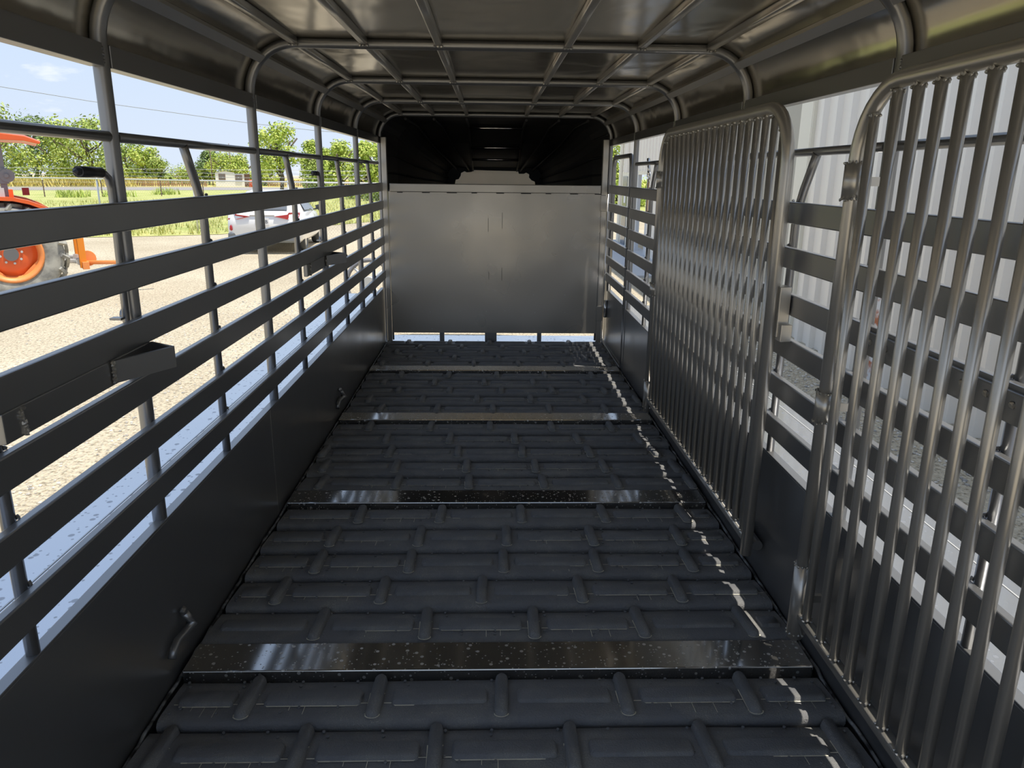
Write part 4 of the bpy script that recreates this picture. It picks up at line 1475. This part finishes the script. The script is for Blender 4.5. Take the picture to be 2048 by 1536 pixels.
mb = MB()
vs = []
for (y, zb, zm, zt, wl_, wm, wr) in ST:
    zc = (zb + zm) / 2
    half = [(wl_ * 0.92, zb), (wl_, zb + 0.08), (wl_ * 1.01, zc), (wm, zm), (wm * 0.97, zm + 0.03 * (zt - zm)), (wr + 0.02, zt - 0.05 * (zt - zm) - 0.01), (wr * 0.8, zt)]
    vs += [(x, y, z) for x, z in half] + [(-x, y, z) for x, z in half[::-1]]
k = 14
mb.add(vs, [(j * k + i, j * k + (i + 1) % k, (j + 1) * k + (i + 1) % k, (j + 1) * k + i) for j in range(len(ST) - 1) for i in range(k)] + [tuple(range(k))[::-1], tuple((len(ST) - 1) * k + i for i in range(k))], 0, True)
mb.build('body', MAT['car_white'], car)
# rear glass
mb = MB()
mb.add([(-0.60, 0.14, 1.085), (0.60, 0.14, 1.085), (0.54, 0.52, 1.335), (0.50, 0.78, 1.45), (-0.50, 0.78, 1.45), (-0.54, 0.52, 1.335)], [tuple(range(6))])
mb.v = [(x, y - 0.03, z + 0.015) for x, y, z in mb.v]
mb.build('rear_window', MAT['car_glass'], car)
for s_ in (-1, 1):
    mb = MB()
    mb.add([(s_ * 0.875, 1.05, 1.06), (s_ * 0.87, 2.75, 1.02), (s_ * 0.66, 2.55, 1.38), (s_ * 0.66, 1.6, 1.46), (s_ * 0.70, 1.1, 1.36)], [(0, 1, 2, 3, 4) if s_ > 0 else (4, 3, 2, 1, 0)])
    mb.v = [(x + s_ * 0.012, y, z) for x, y, z in mb.v]
    mb.build('side_window', MAT['car_glass'], car)
    # tail light wedge
    mb = MB()
    a = [(s_ * 0.30, -0.012, 0.945), (s_ * 0.62, -0.006, 0.99), (s_ * 0.66, 0.0, 1.04), (s_ * 0.84, 0.10, 1.04), (s_ * 0.885, 0.30, 1.03), (s_ * 0.885, 0.28, 0.99), (s_ * 0.85, 0.08, 0.86), (s_ * 0.60, -0.008, 0.875)]
    mb.add([(x, y - 0.012, z) for x, y, z in a] + [(x * 0.97, y + 0.06, z) for x, y, z in a],
           [tuple(range(8)) if s_ > 0 else tuple(range(8))[::-1]] + [(i, (i + 1) % 8, 8 + (i + 1) % 8, 8 + i) for i in range(8)])
    mb.build('tail_light', MAT['tail_red'], car)
    mb = MB()
    mb.lump((s_ * 0.78, 0.015, 0.66), 0.07, 0, (0.6, 0.3, 1.15))
    mb.build('reflector', MAT['tail_red'], car)
    mb = MB()
    mb.lump((s_ * 1.02, 2.78, 1.06), 0.11, 0, (0.9, 0.5, 0.8))
    mb.tube([(s_ * 0.86, 2.8, 1.0), (s_ * 0.98, 2.78, 1.02)], 0.02, 6)
    mb.build('mirror', MAT['car_black'], car)
    for y in (0.9, 3.55):
        mb = MB()
        mb.rev([(0.20, -0.11), (0.30, -0.115), (0.335, -0.09), (0.34, 0), (0.335, 0.09), (0.30, 0.115), (0.20, 0.11)], (s_ * 0.80, y, 0.34), 28, 0, True)
        o = mb.build('wheel', MAT['car_black'], car)
        # the wheel axis is x: rotate about the hub
        me = o.data
        for v_ in me.vertices:
            dx_, dy_ = v_.co.x - s_ * 0.80, v_.co.y - y
            v_.co.x, v_.co.y = s_ * 0.80 + dy_, y + dx_
        mb = MB()
        mb.cyl((s_ * 0.86, y, 0.34), (1, 0, 0), 0.205, 0.08, 20)
        mb.build('wheel_cover', MAT['alloy'], o)
mb = MB()
mb.add([(-0.86, 0.0, 0.54), (0.86, 0.0, 0.54), (0.88, 0.03, 0.33), (-0.88, 0.03, 0.33), (-0.86, 0.14, 0.54), (0.86, 0.14, 0.54), (0.88, 0.14, 0.28), (-0.88, 0.14, 0.28)],
       [(0, 3, 2, 1), (0, 1, 5, 4), (1, 2, 6, 5), (2, 3, 7, 6), (3, 0, 4, 7)])
mb.build('bumper_cladding', MAT['car_grey'], car, 0.02)
mb = MB()
mb.box(-0.30, 0.30, -0.012, 0.01, 0.955, 0.975)
mb.build('boot_strip', MAT['alloy'], car)
mb = MB()
mb.box(-0.16, 0.16, -0.02, 0.0, 0.735, 0.905)
pl = mb.build('number_plate', MAT['paper'], car)
fc = bpy.data.curves.new('plate_text', 'FONT')
fc.body = 'TWB'
fc.size = 0.12
fc.align_x = 'CENTER'
fc.extrude = 0.001
fo = bpy.data.objects.new('plate_text', fc)
COL.objects.link(fo)
bpy.context.view_layer.update()
tm = bpy.data.meshes.new_from_object(fo)
bpy.data.objects.remove(fo)
tm.materials.clear()
tm.materials.append(MAT['ink'])
o = link('plate_lettering', tm, pl, 0, (0, -0.022, 0.775))
o.rotation_euler = (pi / 2, 0, 0)
mb = MB()
mb.tube([(0.05 * cos(a), -0.015, 1.005 + 0.03 * sin(a)) for a in [2 * pi * i / 16 for i in range(17)]], 0.006, 5)
mb.build('badge', MAT['alloy'], car)
